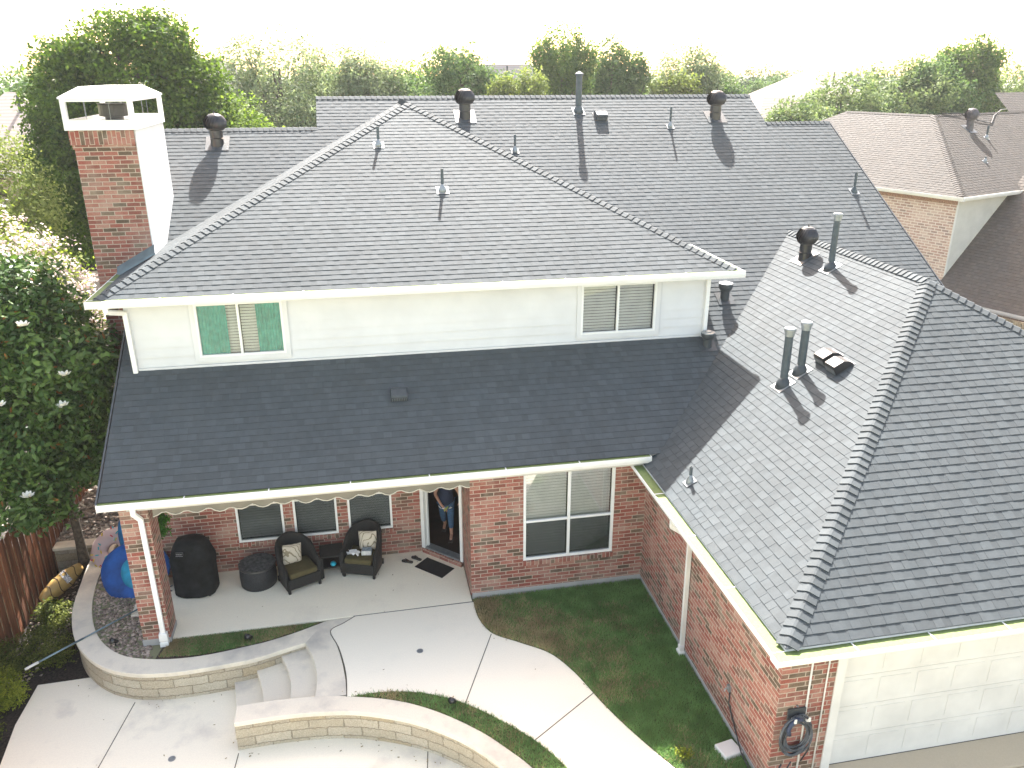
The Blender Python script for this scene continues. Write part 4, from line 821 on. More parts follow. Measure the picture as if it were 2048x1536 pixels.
def hood(p, n, w=0.34, l=0.36, h=0.17, mt=M_BLACK, lid=None):
    n = unit(n); s_ = (Vector((0, 0, 1)) - n*n.z).normalized(); u_ = s_.cross(n); b = MB()
    R = []
    for q, hh in ((l*.5, 0.012), (l*.38, h*.55), (l*.1, h*.98), (-l*.42, h*1.0), (-l*.5, h*.82)): R.append([p+s_*q-u_*w/2+n*0.01, p+s_*q+u_*w/2+n*0.01, p+s_*q+u_*w*.46+n*hh, p+s_*q-u_*w*.46+n*hh])
    b.rings(R); root = b.build("box_vent", lid or mt, H, bevel=0.01)
    g = MB()
    for k in range(9): g.obox(p-s_*(l*.515)+u_*(w*(k-4)/10)+n*(h*.38), u_*w*.02, s_*0.006, n*h*.26)
    g.build("louvre", M_FLASH, root); f = MB(); f.obox(p+n*0.012, u_*w*.54, s_*l*.54, n*0.004); f.build("flashing_plate", M_VENT, root)
hood(on_main(6.88, 22.55), NM, lid=M_VENT); hood(on_gar(8.43, 12.72), nGL, 0.33, 0.38); hood(on_gar(8.40, 12.30), nGL, 0.33, 0.38)
hood(on_main(0.65, 14.67), NM, 0.32, 0.32, 0.13, lid=M_VENT)
# ------------------------------------------------------------------ patio things
PZ = 0.008
def TR(x, y, z, deg): return Matrix.Translation((x, y, z)) @ Matrix.Rotation(math.radians(deg), 4, 'Z')
M_WICKER = mat("black_wicker", (0.022, 0.022, 0.021), 0.6, 0.5, 90, 0.9, 150, spec=0.35)
M_COVER = mat("black_canvas_cover", (0.014, 0.016, 0.017), 0.8, 0.35, 5, 0.5, 9, spec=0.2)
M_OLIVE = mat("olive_cushion", (0.085, 0.070, 0.028), 0.9, 0.1, 12, 0.2, 80)
def paisley():
    n = N("scroll_print_fabric"); o = n.obj(); v = n.new("ShaderNodeTexWave", wave_type='RINGS'); v.inputs["Scale"].default_value = 5.5; v.inputs["Distortion"].default_value = 9; v.inputs["Detail"].default_value = 1.5; n.link(o, v.inputs[0])
    f = n.ramp(v.outputs["Fac"], [(0.80, (0, 0, 0)), (0.88, (1, 1, 1))]); n.link(n.mix(f, (0.56, 0.50, 0.40), (0.24, 0.20, 0.13)), n.b.inputs["Base Color"]); n.b.inputs["Roughness"].default_value = 0.9; return n.m
M_PRINT = paisley()
# awning valance
t = thing("awning", (-1, 13.3, 2.7), "long beige scalloped awning valance hanging under the patio roof edge", "awning")
m = MB(); nn = 150; x0, x1 = -3.74, 1.80; per = (x1-x0)/15
front = []
for i in range(nn+1):
    x = x0+(x1-x0)*i/nn; ph = (x-x0)/per; zb = 2.635 + 0.05*abs(math.sin(math.pi*ph))**0.8 * 1.0 + (0.008*math.sin(ph*2.1)); zb = 2.675 - 0.075*(abs(math.cos(math.pi*ph))**1.3)*1.0 + 0.01*math.sin(ph*1.3)
    front.append((x, 13.29+0.02*math.sin(ph*3.3), zb))
for i in range(nn):
    a, b = front[i], front[i+1]; m.quad(a, b, (b[0], b[1]+0.01, 2.84), (a[0], a[1]+0.01, 2.84))
m.build("valance", mat("beige_canvas", (0.20, 0.185, 0.15), 0.9, 0.08, 3), t)
m = MB(); m.tube([(a[0], a[1]-0.006, a[2]) for a in front[::2]], 0.009, 5); m.build("hem_trim", mat("hem_trim", (0.62, 0.58, 0.5), 0.8), t)
m = MB(); m.tube([(x0, 13.33, 2.80), (x1, 13.33, 2.80)], 0.035, 10); m.build("roller", M_CREAM, t)
# covered grill
t = thing("covered_grill", (-3.58, 14.85, PZ), "barbecue grill under a black canvas cover beside the column", "grill")
T = TR(-3.58, 14.85, PZ, -8); m = MB(T); R = []
for z, w, d, p in ((0.02, 0.40, 0.33, 3.0), (0.06, 0.41, 0.345, 3.0), (0.3, 0.405, 0.33, 3.2), (0.55, 0.40, 0.32, 3.4), (0.72, 0.415, 0.325, 3.2), (0.80, 0.42, 0.33, 3.0), (0.92, 0.385, 0.31, 2.8), (1.06, 0.34, 0.28, 2.6), (1.16, 0.28, 0.22, 2.4), (1.20, 0.16, 0.12, 2.2)):
    ring = []
    for k in range(40):
        a = 2*math.pi*k/40; c_, s_ = math.cos(a), math.sin(a); rr = 1+0.012*math.sin(a*9+z*7)+0.008*math.sin(a*17+z*3)*(1 if z < 0.8 else 0.4)
        ring.append((w*rr*math.copysign(abs(c_)**(2/p), c_), d*rr*math.copysign(abs(s_)**(2/p), s_), z+0.006*math.sin(a*5)))
    R.append(ring)
m.rings(R); cov = m.build("cover", M_COVER, t, smooth=True)
m = MB(T); m.obox((-0.13, -0.287, 1.02), (0.072, 0, 0), (0, 0.02, 0.0), (0, -0.018, 0.034)); lb = m.build("badge", mat("badge_black", (0.02, 0.02, 0.02), 0.5), cov)
def text(body, size, loc, rot, m_, parent, name):
    cu = bpy.data.curves.new(name, 'FONT'); cu.body = body; cu.size = size; cu.extrude = 0.001; cu.align_x = 'CENTER'; cu.align_y = 'CENTER'
    cu.materials.append(m_); tmp = bpy.data.objects.new(name, cu); COL.objects.link(tmp); bpy.context.view_layer.update(); me = bpy.data.meshes.new_from_object(tmp.evaluated_get(bpy.context.evaluated_depsgraph_get())); bpy.data.objects.remove(tmp); ob = bpy.data.objects.new(name, me); COL.objects.link(ob); ob.parent = parent; ob.location = Vector(loc)-origin(parent); ob.rotation_euler = rot; return ob
M_LET = mat("grey_lettering", (0.5, 0.5, 0.5), 0.6)
P = T @ Vector((-0.13, -0.312, 1.03)); text("weber", 0.05, P, (math.radians(68), 0, math.radians(-8)), M_LET, cov, "lettering")
m = MB(T); 
for x0_, x1_, z0_, z1_ in ((-0.2, -0.06, 1.052, 1.056), (-0.2, -0.06, 0.984, 0.988)): m.obox(((x0_+x1_)/2, -0.308 + (0.012 if z0_ > 1.03 else -0.012), (z0_+z1_)/2), ((x1_-x0_)/2, 0, 0), (0, 0.002, 0), (0, 0, 0.002))
m.build("badge_border", M_LET, cov)
m = MB(T); m.tube([(-0.38, -0.25, 0.28), (-0.47, -0.30, 0.26), (-0.48, -0.31, 0.22), (-0.38, -0.32, 0.20)], 0.014, 8); m.build("handle", M_BLACK, t)
m = MB(T)
for sx in (-1, 1):
    for sy in (-1, 1): m.lathe([(0.03, -0.002), (0.03, 0.04)], (sx*0.30, sy*0.22, 0), 10)
m.build("caster", M_BLACK, t)
# round storage table
t = thing("storage_table", (-2.38, 14.86, PZ), "round black wicker storage table with a plank lid left of the armchairs", "storage table")
m = MB(); c = (-2.38, 14.86, PZ); R = []
m.lathe([(0.34, 0), (0.355, 0.02), (0.365, 0.2), (0.355, 0.40), (0.34, 0.43)], c, 40); m.build("drum", mat("dark_woven_resin", (0.028, 0.030, 0.034), 0.55, 0.4, 60, 0.8, 120), t, smooth=True)
m = MB(); m.lathe([(0.362, 0.435), (0.368, 0.45), (0.362, 0.468)], c, 40); m.build("lid_rim", M_BLACK, t)
m = MB()
for k in range(-4, 5):
    xx = k*0.078; hl = math.sqrt(max(0.0, 0.345**2-xx**2)); m.obox((c[0]+xx*0.94-0.0, c[1]+xx*0.34, PZ+0.472), (-0.34*hl, 0.94*hl, 0), (0.035, 0.0127, 0), (0, 0, 0.006))
m.build("plank_lid", mat("weathered_dark_plank", (0.075, 0.08, 0.082), 0.7, 0.35, 18), t, bevel=0.003)
# armchairs
def armchair(x, y, deg, label):
    t = thing("wicker_armchair", (x, y, PZ), label, "armchair", "black wicker armchairs on the patio"); T = TR(x, y, PZ, deg); W_, D_ = 0.34, 0.34
    m = MB(T)     # body: rounded U shell (arms flowing into a high round back)
    R = []; n = 21
    for i in range(n):
        u = i/(n-1); a = math.pi*(-0.5+0) ; s_ = (u-0.5)*2
        # path from front right, round the back, to front left
        if abs(s_) > 0.55: px = math.copysign(W_, s_)*(1.0+0.03*(abs(s_)-0.55)); py = -D_*0.95 + (1-abs(s_))/0.45*(D_*1.15)
        else: ang = s_/0.55*math.pi/2; px = W_*math.sin(ang); py = 0.05+ (D_*0.9)*math.cos(ang)*0.95+0.01
        hh = 0.56 + 0.34*max(0, math.cos(min(1, abs(s_)/0.72)*math.pi/2))**0.75 - (0.03 if abs(s_) > 0.95 else 0)
        nx, ny = px, py+0.05; L = math.hypot(nx, ny); nx /= L; ny /= L; th = 0.035; lean = 0.16*max(0, 1-abs(s_)/0.6)
        R.append([(px-nx*th, py-ny*th, 0.10), (px+nx*th, py+ny*th, 0.10), (px+nx*(th+.01), py+ny*(th+.01)+lean*.5, hh*.6), (px+nx*(th+.02), py+ny*(th+.02)+lean, hh), (px, py+lean, hh+0.03), (px-nx*th, py-ny*th+lean, hh), (px-nx*th, py-ny*th+lean*.4, hh*.6)])
    m.rings(R); m.build("frame", M_WICKER, t, smooth=True)
    m = MB(T); m.box(-W_+.03, W_-.03, -D_*.97, D_*.8, 0.09, 0.33); m.add([(-W_-.0, -D_, 0.09), (W_, -D_, 0.09), (W_, -D_, 0.33), (-W_, -D_, 0.33), (-W_, -D_+.04, 0.09), (W_, -D_+.04, 0.09), (W_, -D_+.04, 0.33), (-W_, -D_+.04, 0.33)], [(0,1,2,3),(4,7,6,5),(0,4,5,1),(3,2,6,7),(0,3,7,4),(1,5,6,2)]); m.build("seat_base", M_WICKER, t, bevel=0.015)
    for sx in (-1, 1):
        for sy in (-1, 1):
            m = MB(T); m.obox((sx*(W_-0.02), sy*(D_-0.05)-0.01, 0.055), (0.026, 0, 0), (0, 0.026, 0), (0, 0, 0.055)); m.build("leg", M_WICKER, t, bevel=0.005)
    m = MB(T); m.obox((0, -0.07, 0.39), (0.285, 0, 0), (0, 0.275, 0), (0, 0, 0.06)); m.build("seat_cushion", M_OLIVE, t, bevel=0.035, seg=4, smooth=True)
    return T
def pillow(T, loc, rx, rz, label, w=0.20):
    R4 = T @ Matrix.Translation(loc) @ Matrix.Rotation(math.radians(rz), 4, 'Y') @ Matrix.Rotation(math.radians(rx), 4, 'X'); m = MB(R4); n = 10; V = []; F = []
    for side in (1, -1):
        k0 = len(V)
        for i in range(n+1):
            for j in range(n+1):
                u, v = i/n*2-1, j/n*2-1; e = (1-u**4)*(1-v**4); pin = 1-0.07*(1-abs(u*v))*(abs(u)**3+abs(v)**3)/2
                V.append((u*w*pin, side*0.065*max(0, e)**0.5, v*w*pin))
        for i in range(n):
            for j in range(n):
                q = (k0+i*(n+1)+j, k0+(i+1)*(n+1)+j, k0+(i+1)*(n+1)+j+1, k0+i*(n+1)+j+1); F.append(q if side < 0 else q[::-1])
    m.add(V, F); o = m.build("pillow", M_PRINT, smooth=True); 
    return tag(o, label, "pillow", "scroll print pillows on the armchairs")
T1 = armchair(-1.57, 14.72, 24, "black wicker armchair next to the round storage table, pillow only on its seat")
pillow(T1, (-0.05, 0.13, 0.62), -18, 9, "cream scroll print pillow leaning in the armchair beside the round storage table")
T2 = armchair(-0.26, 14.92, -20, "black wicker armchair nearer the door, holding a box and white cloth")
pillow(T2, (0.08, 0.14, 0.63), -16, -6, "cream scroll print pillow in the armchair nearer the door, behind a boxed item")
P = T2 @ Vector((0.13, -0.10, 0.456))
t = thing("paper_pack", P, "small white pack with a blue edge on the armchair nearer the door", "package")
m = MB(T2 @ Matrix.Translation((0.12, -0.08, 0.50)) @ Matrix.Rotation(0.2, 4, 'Z')); m.box(-0.10, 0.10, -0.08, 0.08, -0.045, 0.055); m.build("box", mat("white_card", (0.62, 0.62, 0.6), 0.6, 0.1, 30), t, bevel=0.004)
m = MB(T2 @ Matrix.Translation((0.12, -0.08, 0.50)) @ Matrix.Rotation(0.2, 4, 'Z')); m.box(0.101, 0.106, -0.07, 0.07, -0.04, 0.04); m.box(-0.09, 0.09, -0.07, 0.07, 0.056, 0.06); m.build("printed_panel", mat("blue_grey_print", (0.30, 0.38, 0.45), 0.6, 0.4, 40), t)
m = MB(T2 @ Matrix.Translation((-0.13, -0.16, 0.475))); r_ = random.Random(4); V = []; n = 15
for i in range(n):
    for j in range(n):
        u, v = i/(n-1)*2-1, j/(n-1)*2-1; V.append((u*0.13+0.02*math.sin(v*5), v*0.085+0.02*math.sin(u*4+1), 0.03*abs(math.sin(u*4+v*3))+0.02*math.sin(v*7+u*2)*math.cos(u*5)+0.015))
m.add(V, [(i*n+j, (i+1)*n+j, (i+1)*n+j+1, i*n+j+1) for i in range(n-1) for j in range(n-1)])
tag(m.build("cloth", M_WHITE, smooth=True), "crumpled white cloth on the armchair nearer the door", "cloth")
# side table
t = thing("side_table", (-0.90, 14.98, PZ), "black wicker side table with a lower shelf between the two armchairs", "side table"); T = TR(-0.90, 14.98, PZ, 3)
m = MB(T); m.box(-0.24, 0.24, -0.24, 0.24, 0.48, 0.52); m.build("tabletop", M_WICKER, t, bevel=0.01)
m = MB(T); m.box(-0.19, 0.19, -0.19, 0.19, 0.19, 0.215); m.build("shelf", M_WICKER, t, bevel=0.006)
for sx in (-1, 1):
    for sy in (-1, 1):
        m = MB(T); m.tube([(sx*0.205, sy*0.205, 0), (sx*0.20, sy*0.20, 0.48)], 0.026, 10); m.build("leg", M_WICKER, t)
m = MB(T @ Matrix.Translation((0.02, -0.13, 0.262))); 
m.lathe([(0.01, -0.046), (0.045, -0.035), (0.066, 0), (0.05, 0.035), (0.012, 0.05)], (0, 0, 0), 16); tag(m.build("ball", mat("bright_blue_plastic", (0.02, 0.40, 0.55), 0.4), smooth=True), "small bright blue ball on the lower shelf of the side table", "ball")
# mat and sandals
m = MB(); a = Vector((1.08, 15.12, PZ)); ux_ = Vector((0.7071, -0.7071, 0)); uy_ = Vector((-0.7071, -0.7071, 0)); a = Vector((1.205, 14.69, PZ+0.006))
m.obox(a, ux_*0.37, uy_*0.21, (0, 0, 0.007)); tag(m.build("doormat", mat("black_rubber_mat", (0.012, 0.012, 0.013), 0.85, 0.2, 60, 0.5, 150), bevel=0.004), "plain black rubber doormat in front of the open door", "doormat")
def sandal(x, y, deg, label):
    T = TR(x, y, PZ, deg); t = thing("sandal", (x, y, PZ), label, "sandal", "flip-flops by the door"); m = MB(T); R = []
    out = [(0.0, -0.13), (0.035, -0.115), (0.04, -0.06), (0.036, 0.0), (0.048, 0.06), (0.045, 0.10), (0.02, 0.13), (-0.02, 0.128), (-0.042, 0.095), (-0.04, 0.04), (-0.034, -0.02), (-0.038, -0.07), (-0.03, -0.115)]
    m.prism(out, 0.0, 0.022); m.build("sole", mat("sandal_sole", (0.05, 0.045, 0.04), 0.8), t)
    m = MB(T)
    for sx in (-1, 1): m.tube([(0, 0.09, 0.022), (sx*0.025, 0.05, 0.055), (sx*0.043, -0.01, 0.018)], [0.007, 0.010, 0.008], 6)
    m.build("strap", M_BLACK, t, smooth=True)
sandal(0.66, 15.02, 62, "black flip-flop farther from the doormat, beside the wall"); sandal(0.86, 15.10, 48, "black flip-flop touching the far corner of the doormat by the wall")
# trailing plant behind the column
M_FERN = leaf_mat("fern_leaf", (0.03, 0.09, 0.015), (0.09, 0.24, 0.04), 0.3)
t = thing("hanging_plant", (-3.92, 14.15, 2.1), "green trailing plant hanging from the patio ceiling behind the column", "plant")
r_ = np.random.default_rng(9); P_, D_, W_, s_ = leaf_cloud([(-3.90, 14.15, 2.10, .14, .14, .22), (-3.88, 14.12, 1.9, .09, .09, .16)], 130, 7, 0.045, 0.09, 0.03, 77, 0.3, 0.2, 0.8); set_leaves("foliage", M_FERN, P_, D_, W_, s_, t)
m = MB(); m.tube([(-3.91, 14.15, 2.83), (-3.91, 14.15, 2.2)], 0.004, 4); m.lathe([(0.06, 2.02), (0.11, 2.16), (0.115, 2.18)], (-3.91, 14.15, 0), 14); m.build("basket", M_BARK, t)

# ------------------------------------------------------------------ person in the doorway
M_SKIN = mat("skin", (0.50, 0.27, 0.19), 0.55, 0.06, 8); M_JEANS = mat("blue_jeans", (0.055, 0.12, 0.22), 0.85, 0.15, 25, 0.2, 120); M_TOP = mat("navy_top", (0.018, 0.028, 0.06), 0.85, 0.15, 9); M_TANK = mat("white_hem", (0.7, 0.7, 0.7), 0.85); M_HAIR = mat("dark_blonde_hair", (0.16, 0.10, 0.05), 0.6, 0.3, 30)
pt = thing("person", (1.60, 15.66, 0.13), "person in navy top and cropped blue jeans standing inside the open door", "person")
def skin(name, pts, edges, radii, m, parent, root=0, sub=2):
    o0 = origin(parent); me = bpy.data.meshes.new(name); me.from_pydata([tuple(Vector(p)-o0) for p in pts], edges, []); me.update(); ob = bpy.data.objects.new(name, me); COL.objects.link(ob); ob.parent = parent
    sk = ob.modifiers.new("skin", 'SKIN'); sk.use_smooth_shade = True; sk.branch_smoothing = 0.6
    if not me.skin_vertices: me.skin_vertices.new()
    for i, v in enumerate(me.skin_vertices[0].data): v.radius = radii[i] if hasattr(radii[i], '__len__') else (radii[i], radii[i]); v.use_root = (i == root)
    s_ = ob.modifiers.new("sub", 'SUBSURF'); s_.levels = 1; s_.render_levels = sub; me.materials.append(m); return ob
F = Matrix.Translation((1.60, 15.66, 0.13)) @ Matrix.Rotation(math.radians(-18), 4, 'Z')
def W3(*p): return F @ Vector(p)
# joints (facing -Y): x = person's left is +x
J = dict(pelvis=(0, 0, .94), belly=(0, -.01, 1.06), chest=(0, 0, 1.25), up=(0, 0.01, 1.36), neck=(0, 0.0, 1.45), head=(0, -.02, 1.53), crown=(0, -.01, 1.64),
         hl=(.09, 0, .90), kl=(.10, -.05, .50), al=(.10, -.02, .09), fl=(.11, -.17, .035),
         hr=(-.09, 0, .90), kr=(-.11, .10, .50), ar=(-.12, .36, .14), frr=(-.13, .25, .035),
         sl=(.17, 0.01, 1.36), el=(.30, -.05, 1.16), wl=(.36, -.22, 1.08), pl=(.375, -.29, 1.05),
         sr=(-.17, 0.01, 1.36), er=(-.24, -.03, 1.08), wr=(-.06, -.20, .90), pr=(.0, -.235, .875))
names = list(J); idx = {n: i for i, n in enumerate(names)}
E_ = [("pelvis", "belly"), ("belly", "chest"), ("chest", "up"), ("up", "neck"), ("neck", "head"), ("head", "crown"), ("pelvis", "hl"), ("hl", "kl"), ("kl", "al"), ("al", "fl"), ("pelvis", "hr"), ("hr", "kr"), ("kr", "ar"), ("ar", "frr"), ("up", "sl"), ("sl", "el"), ("el", "wl"), ("wl", "pl"), ("up", "sr"), ("sr", "er"), ("er", "wr"), ("wr", "pr")]
Rr = dict(pelvis=.135, belly=.125, chest=.13, up=.09, neck=.055, head=.088, crown=.082, hl=.095, kl=.058, al=.038, fl=.034, hr=.095, kr=.058, ar=.038, frr=.034, sl=.055, el=.040, wl=.026, pl=(.018, .034), sr=.055, er=.040, wr=.026, pr=(.018, .034))
body = skin("body", [W3(*J[n]) for n in names], [(idx[a], idx[b]) for a, b in E_], [Rr[n] for n in names], M_SKIN, pt)
# fingers, one mesh per hand
def hand(palm, fwd, side, up_, parent):
    pts = []; ed = []; rad = []; palm, fwd, side, up_ = Vector(palm), Vector(fwd).normalized(), Vector(side).normalized(), Vector(up_).normalized()
    pts.append(palm); rad.append(.014)
    for k, (o, L) in enumerate(((-.030, .062), (-.010, .074), (.010, .070), (.028, .055))):
        b = len(pts); p0 = palm+side*o+fwd*.03; pts += [p0, p0+fwd*L*.45-up_*.006, p0+fwd*L*.75-up_*.022, p0+fwd*L*.85-up_*.040]; rad += [.0095, .009, .008, .007]; ed += [(0, b), (b, b+1), (b+1, b+2), (b+2, b+3)]
    b = len(pts); pts += [palm-side*.035-fwd*.01, palm-side*.055+fwd*.02-up_*.01, palm-side*.055+fwd*.045-up_*.025]; rad += [.011, .010, .008]; ed += [(0, b), (b, b+1), (b+1, b+2)]
    return skin("hand", [W3(*p) for p in pts], ed, rad, M_SKIN, parent, 0, 1)
hand((.01, -.245, .865), (.8, -.35, -.2), (0.2, .1, 1), (.3, .9, 0), body); hand((.378, -.30, 1.045), (.1, -.9, -.3), (1, .1, 0), (.1, 0, 1), body)
tp = ["pelvis_", "belly", "chest", "up", "sl", "sr", "el_", "er_"]
pts = [(0, 0, .80), (0, -.01, 1.03), (0, 0, 1.25), (0, .01, 1.36), (.17, .01, 1.36), (-.17, .01, 1.36), (.235, -.02, 1.26), (-.20, -.01, 1.24)]
skin("navy_top", [W3(*p) for p in pts], [(0, 1), (1, 2), (2, 3), (3, 4), (3, 5), (4, 6), (5, 7)], [(.225, .20), (.19, .17), (.155, .145), .105, .072, .072, .062, .062], M_TOP, body)
skin("white_undershirt", [W3(0, 0, .745), W3(0, 0, .86)], [(0, 1)], [(.215, .19), (.21, .185)], M_TANK, body)
skin("jeans", [W3(*p) for p in ((0, 0, .93), (.09, 0, .86), (.10, -.05, .50), (.10, -.03, .24), (-.09, 0, .86), (-.11, .10, .50), (-.12, .26, .26))], [(0, 1), (1, 2), (2, 3), (0, 4), (4, 5), (5, 6)], [(.155, .125), (.10, .105), .073, .06, (.10, .105), .073, .06], M_JEANS, body)
skin("hair", [W3(0, .02, 1.66), W3(0, .05, 1.60), W3(0, .06, 1.50), W3(.05, .05, 1.42)], [(0, 1), (1, 2), (2, 3)], [.085, .098, .075, .04], M_HAIR, body)
m = MB(F); m.lathe([(0.004, -0.012), (0.012, 0), (0.002, 0.016)], (0, -0.125, 1.56), 8); m.build("nose", M_SKIN, body, smooth=True)
for sx in (-1, 1):
    m = MB(F); m.lathe([(0.001, -0.008), (0.010, 0), (0.001, 0.008)], (sx*0.033, -0.098, 1.585), 10); m.build("eye", M_BLACK, body, smooth=True)
    m = MB(F); m.lathe([(0.006, -0.03), (0.016, 0), (0.010, 0.03)], (sx*0.09, -0.01, 1.57), 8); m.build("ear", M_SKIN, body, smooth=True)
m = MB(F); m.obox((0, -0.108, 1.515), (0.022, 0, 0), (0, 0.004, 0), (0, 0, 0.005)); m.build("mouth", mat("lips", (0.35, 0.12, 0.10), 0.5), body, bevel=0.002)
for k, a in (("l", (.11, -.10)), ("r", (-.13, .33))):
    m = MB(F); m.obox((a[0], a[1]-.02, 0.008), (0.042, 0, 0), (0, 0.12, 0), (0, 0, 0.010)); m.tube([(a[0]-.04, a[1]-.05, .02), (a[0], a[1]-.05, .075), (a[0]+.04, a[1]-.05, .02)], 0.009, 6); m.build("shoe", M_BLACK, body, bevel=0.006)
m = MB(F @ Matrix.Translation((0.055, -0.30, 0.885)) @ Matrix.Rotation(math.radians(38), 4, 'Y')); m.box(-0.012, 0.012, -0.006, 0.006, -0.07, 0.075); tag(m.build("phone", mat("lime_case", (0.30, 0.42, 0.05), 0.4), bevel=0.004), "slim lime green object held at the person's waist", "phone")

# ------------------------------------------------------------------ hose coil on the garage wall
t = thing("garden_hose", (5.62, 7.98, 1.05), "thick grey blue garden hose coiled on a wall hanger beside the garage door", "hose")
r_ = random.Random(5); m = MB(); pts = []
for i in range(int(9.5*26)):
    a = 2*math.pi*i/26; k = int(i/26); rr = 0.20+0.055*((k*0.37) % 1)+0.012*math.sin(a*1.7+k); sq = 1.42+0.12*math.sin(k*1.3); dx = 0.03*math.sin(k*2.1); dz = 0.05*math.sin(k*1.7)
    pts.append((5.63+dx+rr*0.88*math.sin(a), 7.985-0.010*k*0.6+0.012*math.sin(a*2+k), 1.10+dz-(rr*sq-0.28)*0.5+rr*sq*math.cos(a)*0.93))
m.tube(pts, 0.0155, 7); m.build("hose_coil", mat("hose_rubber", (0.085, 0.095, 0.11), 0.45, 0.3, 6), t, smooth=True)
m = MB(); m.tube([(5.50, 7.93, 1.15), (5.47, 7.92, 1.25), (5.50, 7.92, 1.34), (5.58, 7.92, 1.42), (5.66, 7.92, 1.40)], 0.03, 8); m.build("nozzle_end", mat("hose_sleeve", (0.03, 0.045, 0.09), 0.5), t, smooth=True)
m = MB(); m.tube([(5.83, 7.95, 1.25), (5.86, 7.94, 1.0), (5.84, 7.94, 0.8), (5.75, 7.94, 0.62)], 0.012, 6); m.tube([(5.46, 7.95, .6), (5.36, 7.93, .4), (5.33, 7.9, .2), (5.28, 7.9, .1)], 0.014, 6); m.build("hose_tail", M_BLACK, t, smooth=True)
t = thing("hose_hanger", (5.63, 8.04, 1.45), "wall mounted hose hanger with two pale prongs above the coiled hose", "hose hanger")
m = MB(); m.obox((5.63, 8.03, 1.42), (0.14, 0, 0), (0, 0.012, 0), (0, 0, 0.09)); m.obox((5.63, 8.0, 1.37), (0.12, 0, 0), (0, 0.04, 0), (0, 0, 0.012)); m.build("bracket", mat("dark_iron", (0.05, 0.055, 0.06), 0.5), t, bevel=0.008)
for sx in (-1, 1):
    m = MB(); m.tube([(5.63+sx*0.085, 7.99, 1.38), (5.63+sx*0.095, 7.90, 1.385), (5.63+sx*0.105, 7.87, 1.44)], 0.013, 8); m.obox((5.63+sx*0.105, 7.865, 1.44), (0.016, 0, 0), (0, 0.006, 0), (0, 0, 0.035)); m.build("prong", M_CREAM, t)
m = MB(); m.lathe([(0.018, -.006), (0.022, 0), (0.010, .006)], (5.62, 8.02, 1.56), 12); m.build("bolt", M_FLASH, t)

# ------------------------------------------------------------------ left yard: toys, pole, fence, shrubs, trees
M_BLUE = mat("royal_blue_nylon", (0.01, 0.085, 0.33), 0.55, 0.25, 3, 0.3, 12, spec=0.4); M_AQUA = mat("aqua_nylon", (0.015, 0.26, 0.42), 0.55, 0.2, 4); M_SKY = mat("mid_blue_nylon", (0.015, 0.17, 0.38), 0.55, 0.3, 3)
t = thing("pop_up_tent", (-4.95, 15.5, 0), "folded blue pop-up tent discs with an aqua circle leaning behind the column", "play tent")
def disc(c, nrm, rx, ry, m_, name, parent, rot=0.0, bulge=0.05, th=0.02):
    nrm = unit(nrm); up_ = (Vector((0, 0, 1))-nrm*nrm.z).normalized(); sd = up_.cross(nrm); c = Vector(c); mb = MB(); n = 36; R = []
    for rr, b in ((1.0, -th), (1.02, 0), (1.0, th), (0.8, th+bulge*.5), (0.4, th+bulge), (0.04, th+bulge*1.05)):
        R.append([c+sd*(rx*rr*math.cos(2*math.pi*k/n+rot))*(1+0.03*math.sin(3*2*math.pi*k/n))+up_*(ry*rr*math.sin(2*math.pi*k/n+rot))+nrm*b for k in range(n)])
    mb.rings(R, True); return mb.build(name, m_, parent, smooth=True)
d1 = disc((-4.80, 15.20, 0.36), (-0.18, -0.72, 0.62), 0.70, 0.60, M_BLUE, "disc_panel", t); disc((-4.70, 15.12, 0.40), (-0.18, -0.72, 0.62), 0.37, 0.34, M_AQUA, "round_window", d1, bulge=0.03)
disc((-4.80, 15.85, 0.80), (-0.45, -0.85, 0.2), 0.50, 0.72, M_SKY, "disc_panel", t, 0.4)
m = MB(); m.obox((-4.95, 15.62, 0.35), (0.10, 0.05, 0.3), (-0.25, 0.35, 0.1), (0.01, 0.01, -0.01)); m.build("side_panel", mat("navy_nylon", (0.008, 0.03, 0.14), 0.6), t, bevel=0.01)
t = thing("ring_float", (-5.62, 16.5, 0), "pale pink doughnut pool float with coloured sprinkles beside the tree trunk", "pool float")
def torus(mb, c, nrm, R0, r0, n=36, k=14, flat=1.0):
    nrm = unit(nrm); up_ = (Vector((0, 0, 1))-nrm*nrm.z).normalized(); sd = up_.cross(nrm); c = Vector(c); V = []; F_ = []
    for i in range(n):
        a = 2*math.pi*i/n; d = sd*math.cos(a)+up_*math.sin(a)
        for j in range(k): b = 2*math.pi*j/k; V.append(c+d*(R0+r0*math.cos(b))*(1+.02*math.sin(9*a))+nrm*r0*math.sin(b)*flat)
    for i in range(n):
        for j in range(k): F_.append((i*k+j, ((i+1) % n)*k+j, ((i+1) % n)*k+(j+1) % k, i*k+(j+1) % k))
    mb.add(V, F_); return sd, up_, nrm, c
m = MB(); sd, up_, nr, cc = torus(m, (-5.52, 16.40, 0.22), (-0.22, -0.62, 0.72), 0.31, 0.19, flat=0.6); fl = m.build("ring", mat("pale_pink_vinyl", (0.62, 0.46, 0.44), 0.4, 0.05, 3), t, smooth=True)
r_ = random.Random(3)
for nm_, col_ in (("turquoise", (0.05, 0.45, 0.5)), ("yellow", (0.7, 0.5, 0.06)), ("red", (0.6, 0.06, 0.08))):
    for k in range(11):
        m = MB(); a = r_.uniform(0, 6.28); b = r_.uniform(0.5, 2.2); p = cc+(sd*math.cos(a)+up_*math.sin(a))*(0.31+0.203*math.cos(b))+nr*(0.124*math.sin(b)); q = r_.uniform(0, 3.1); dd = sd*math.cos(q)+up_*math.sin(q); m.obox(p, dd*0.035, dd.cross(nr)*0.011, nr*0.006)
        m.build("sprinkle", mat(nm_+"_print", col_, 0.5), fl)
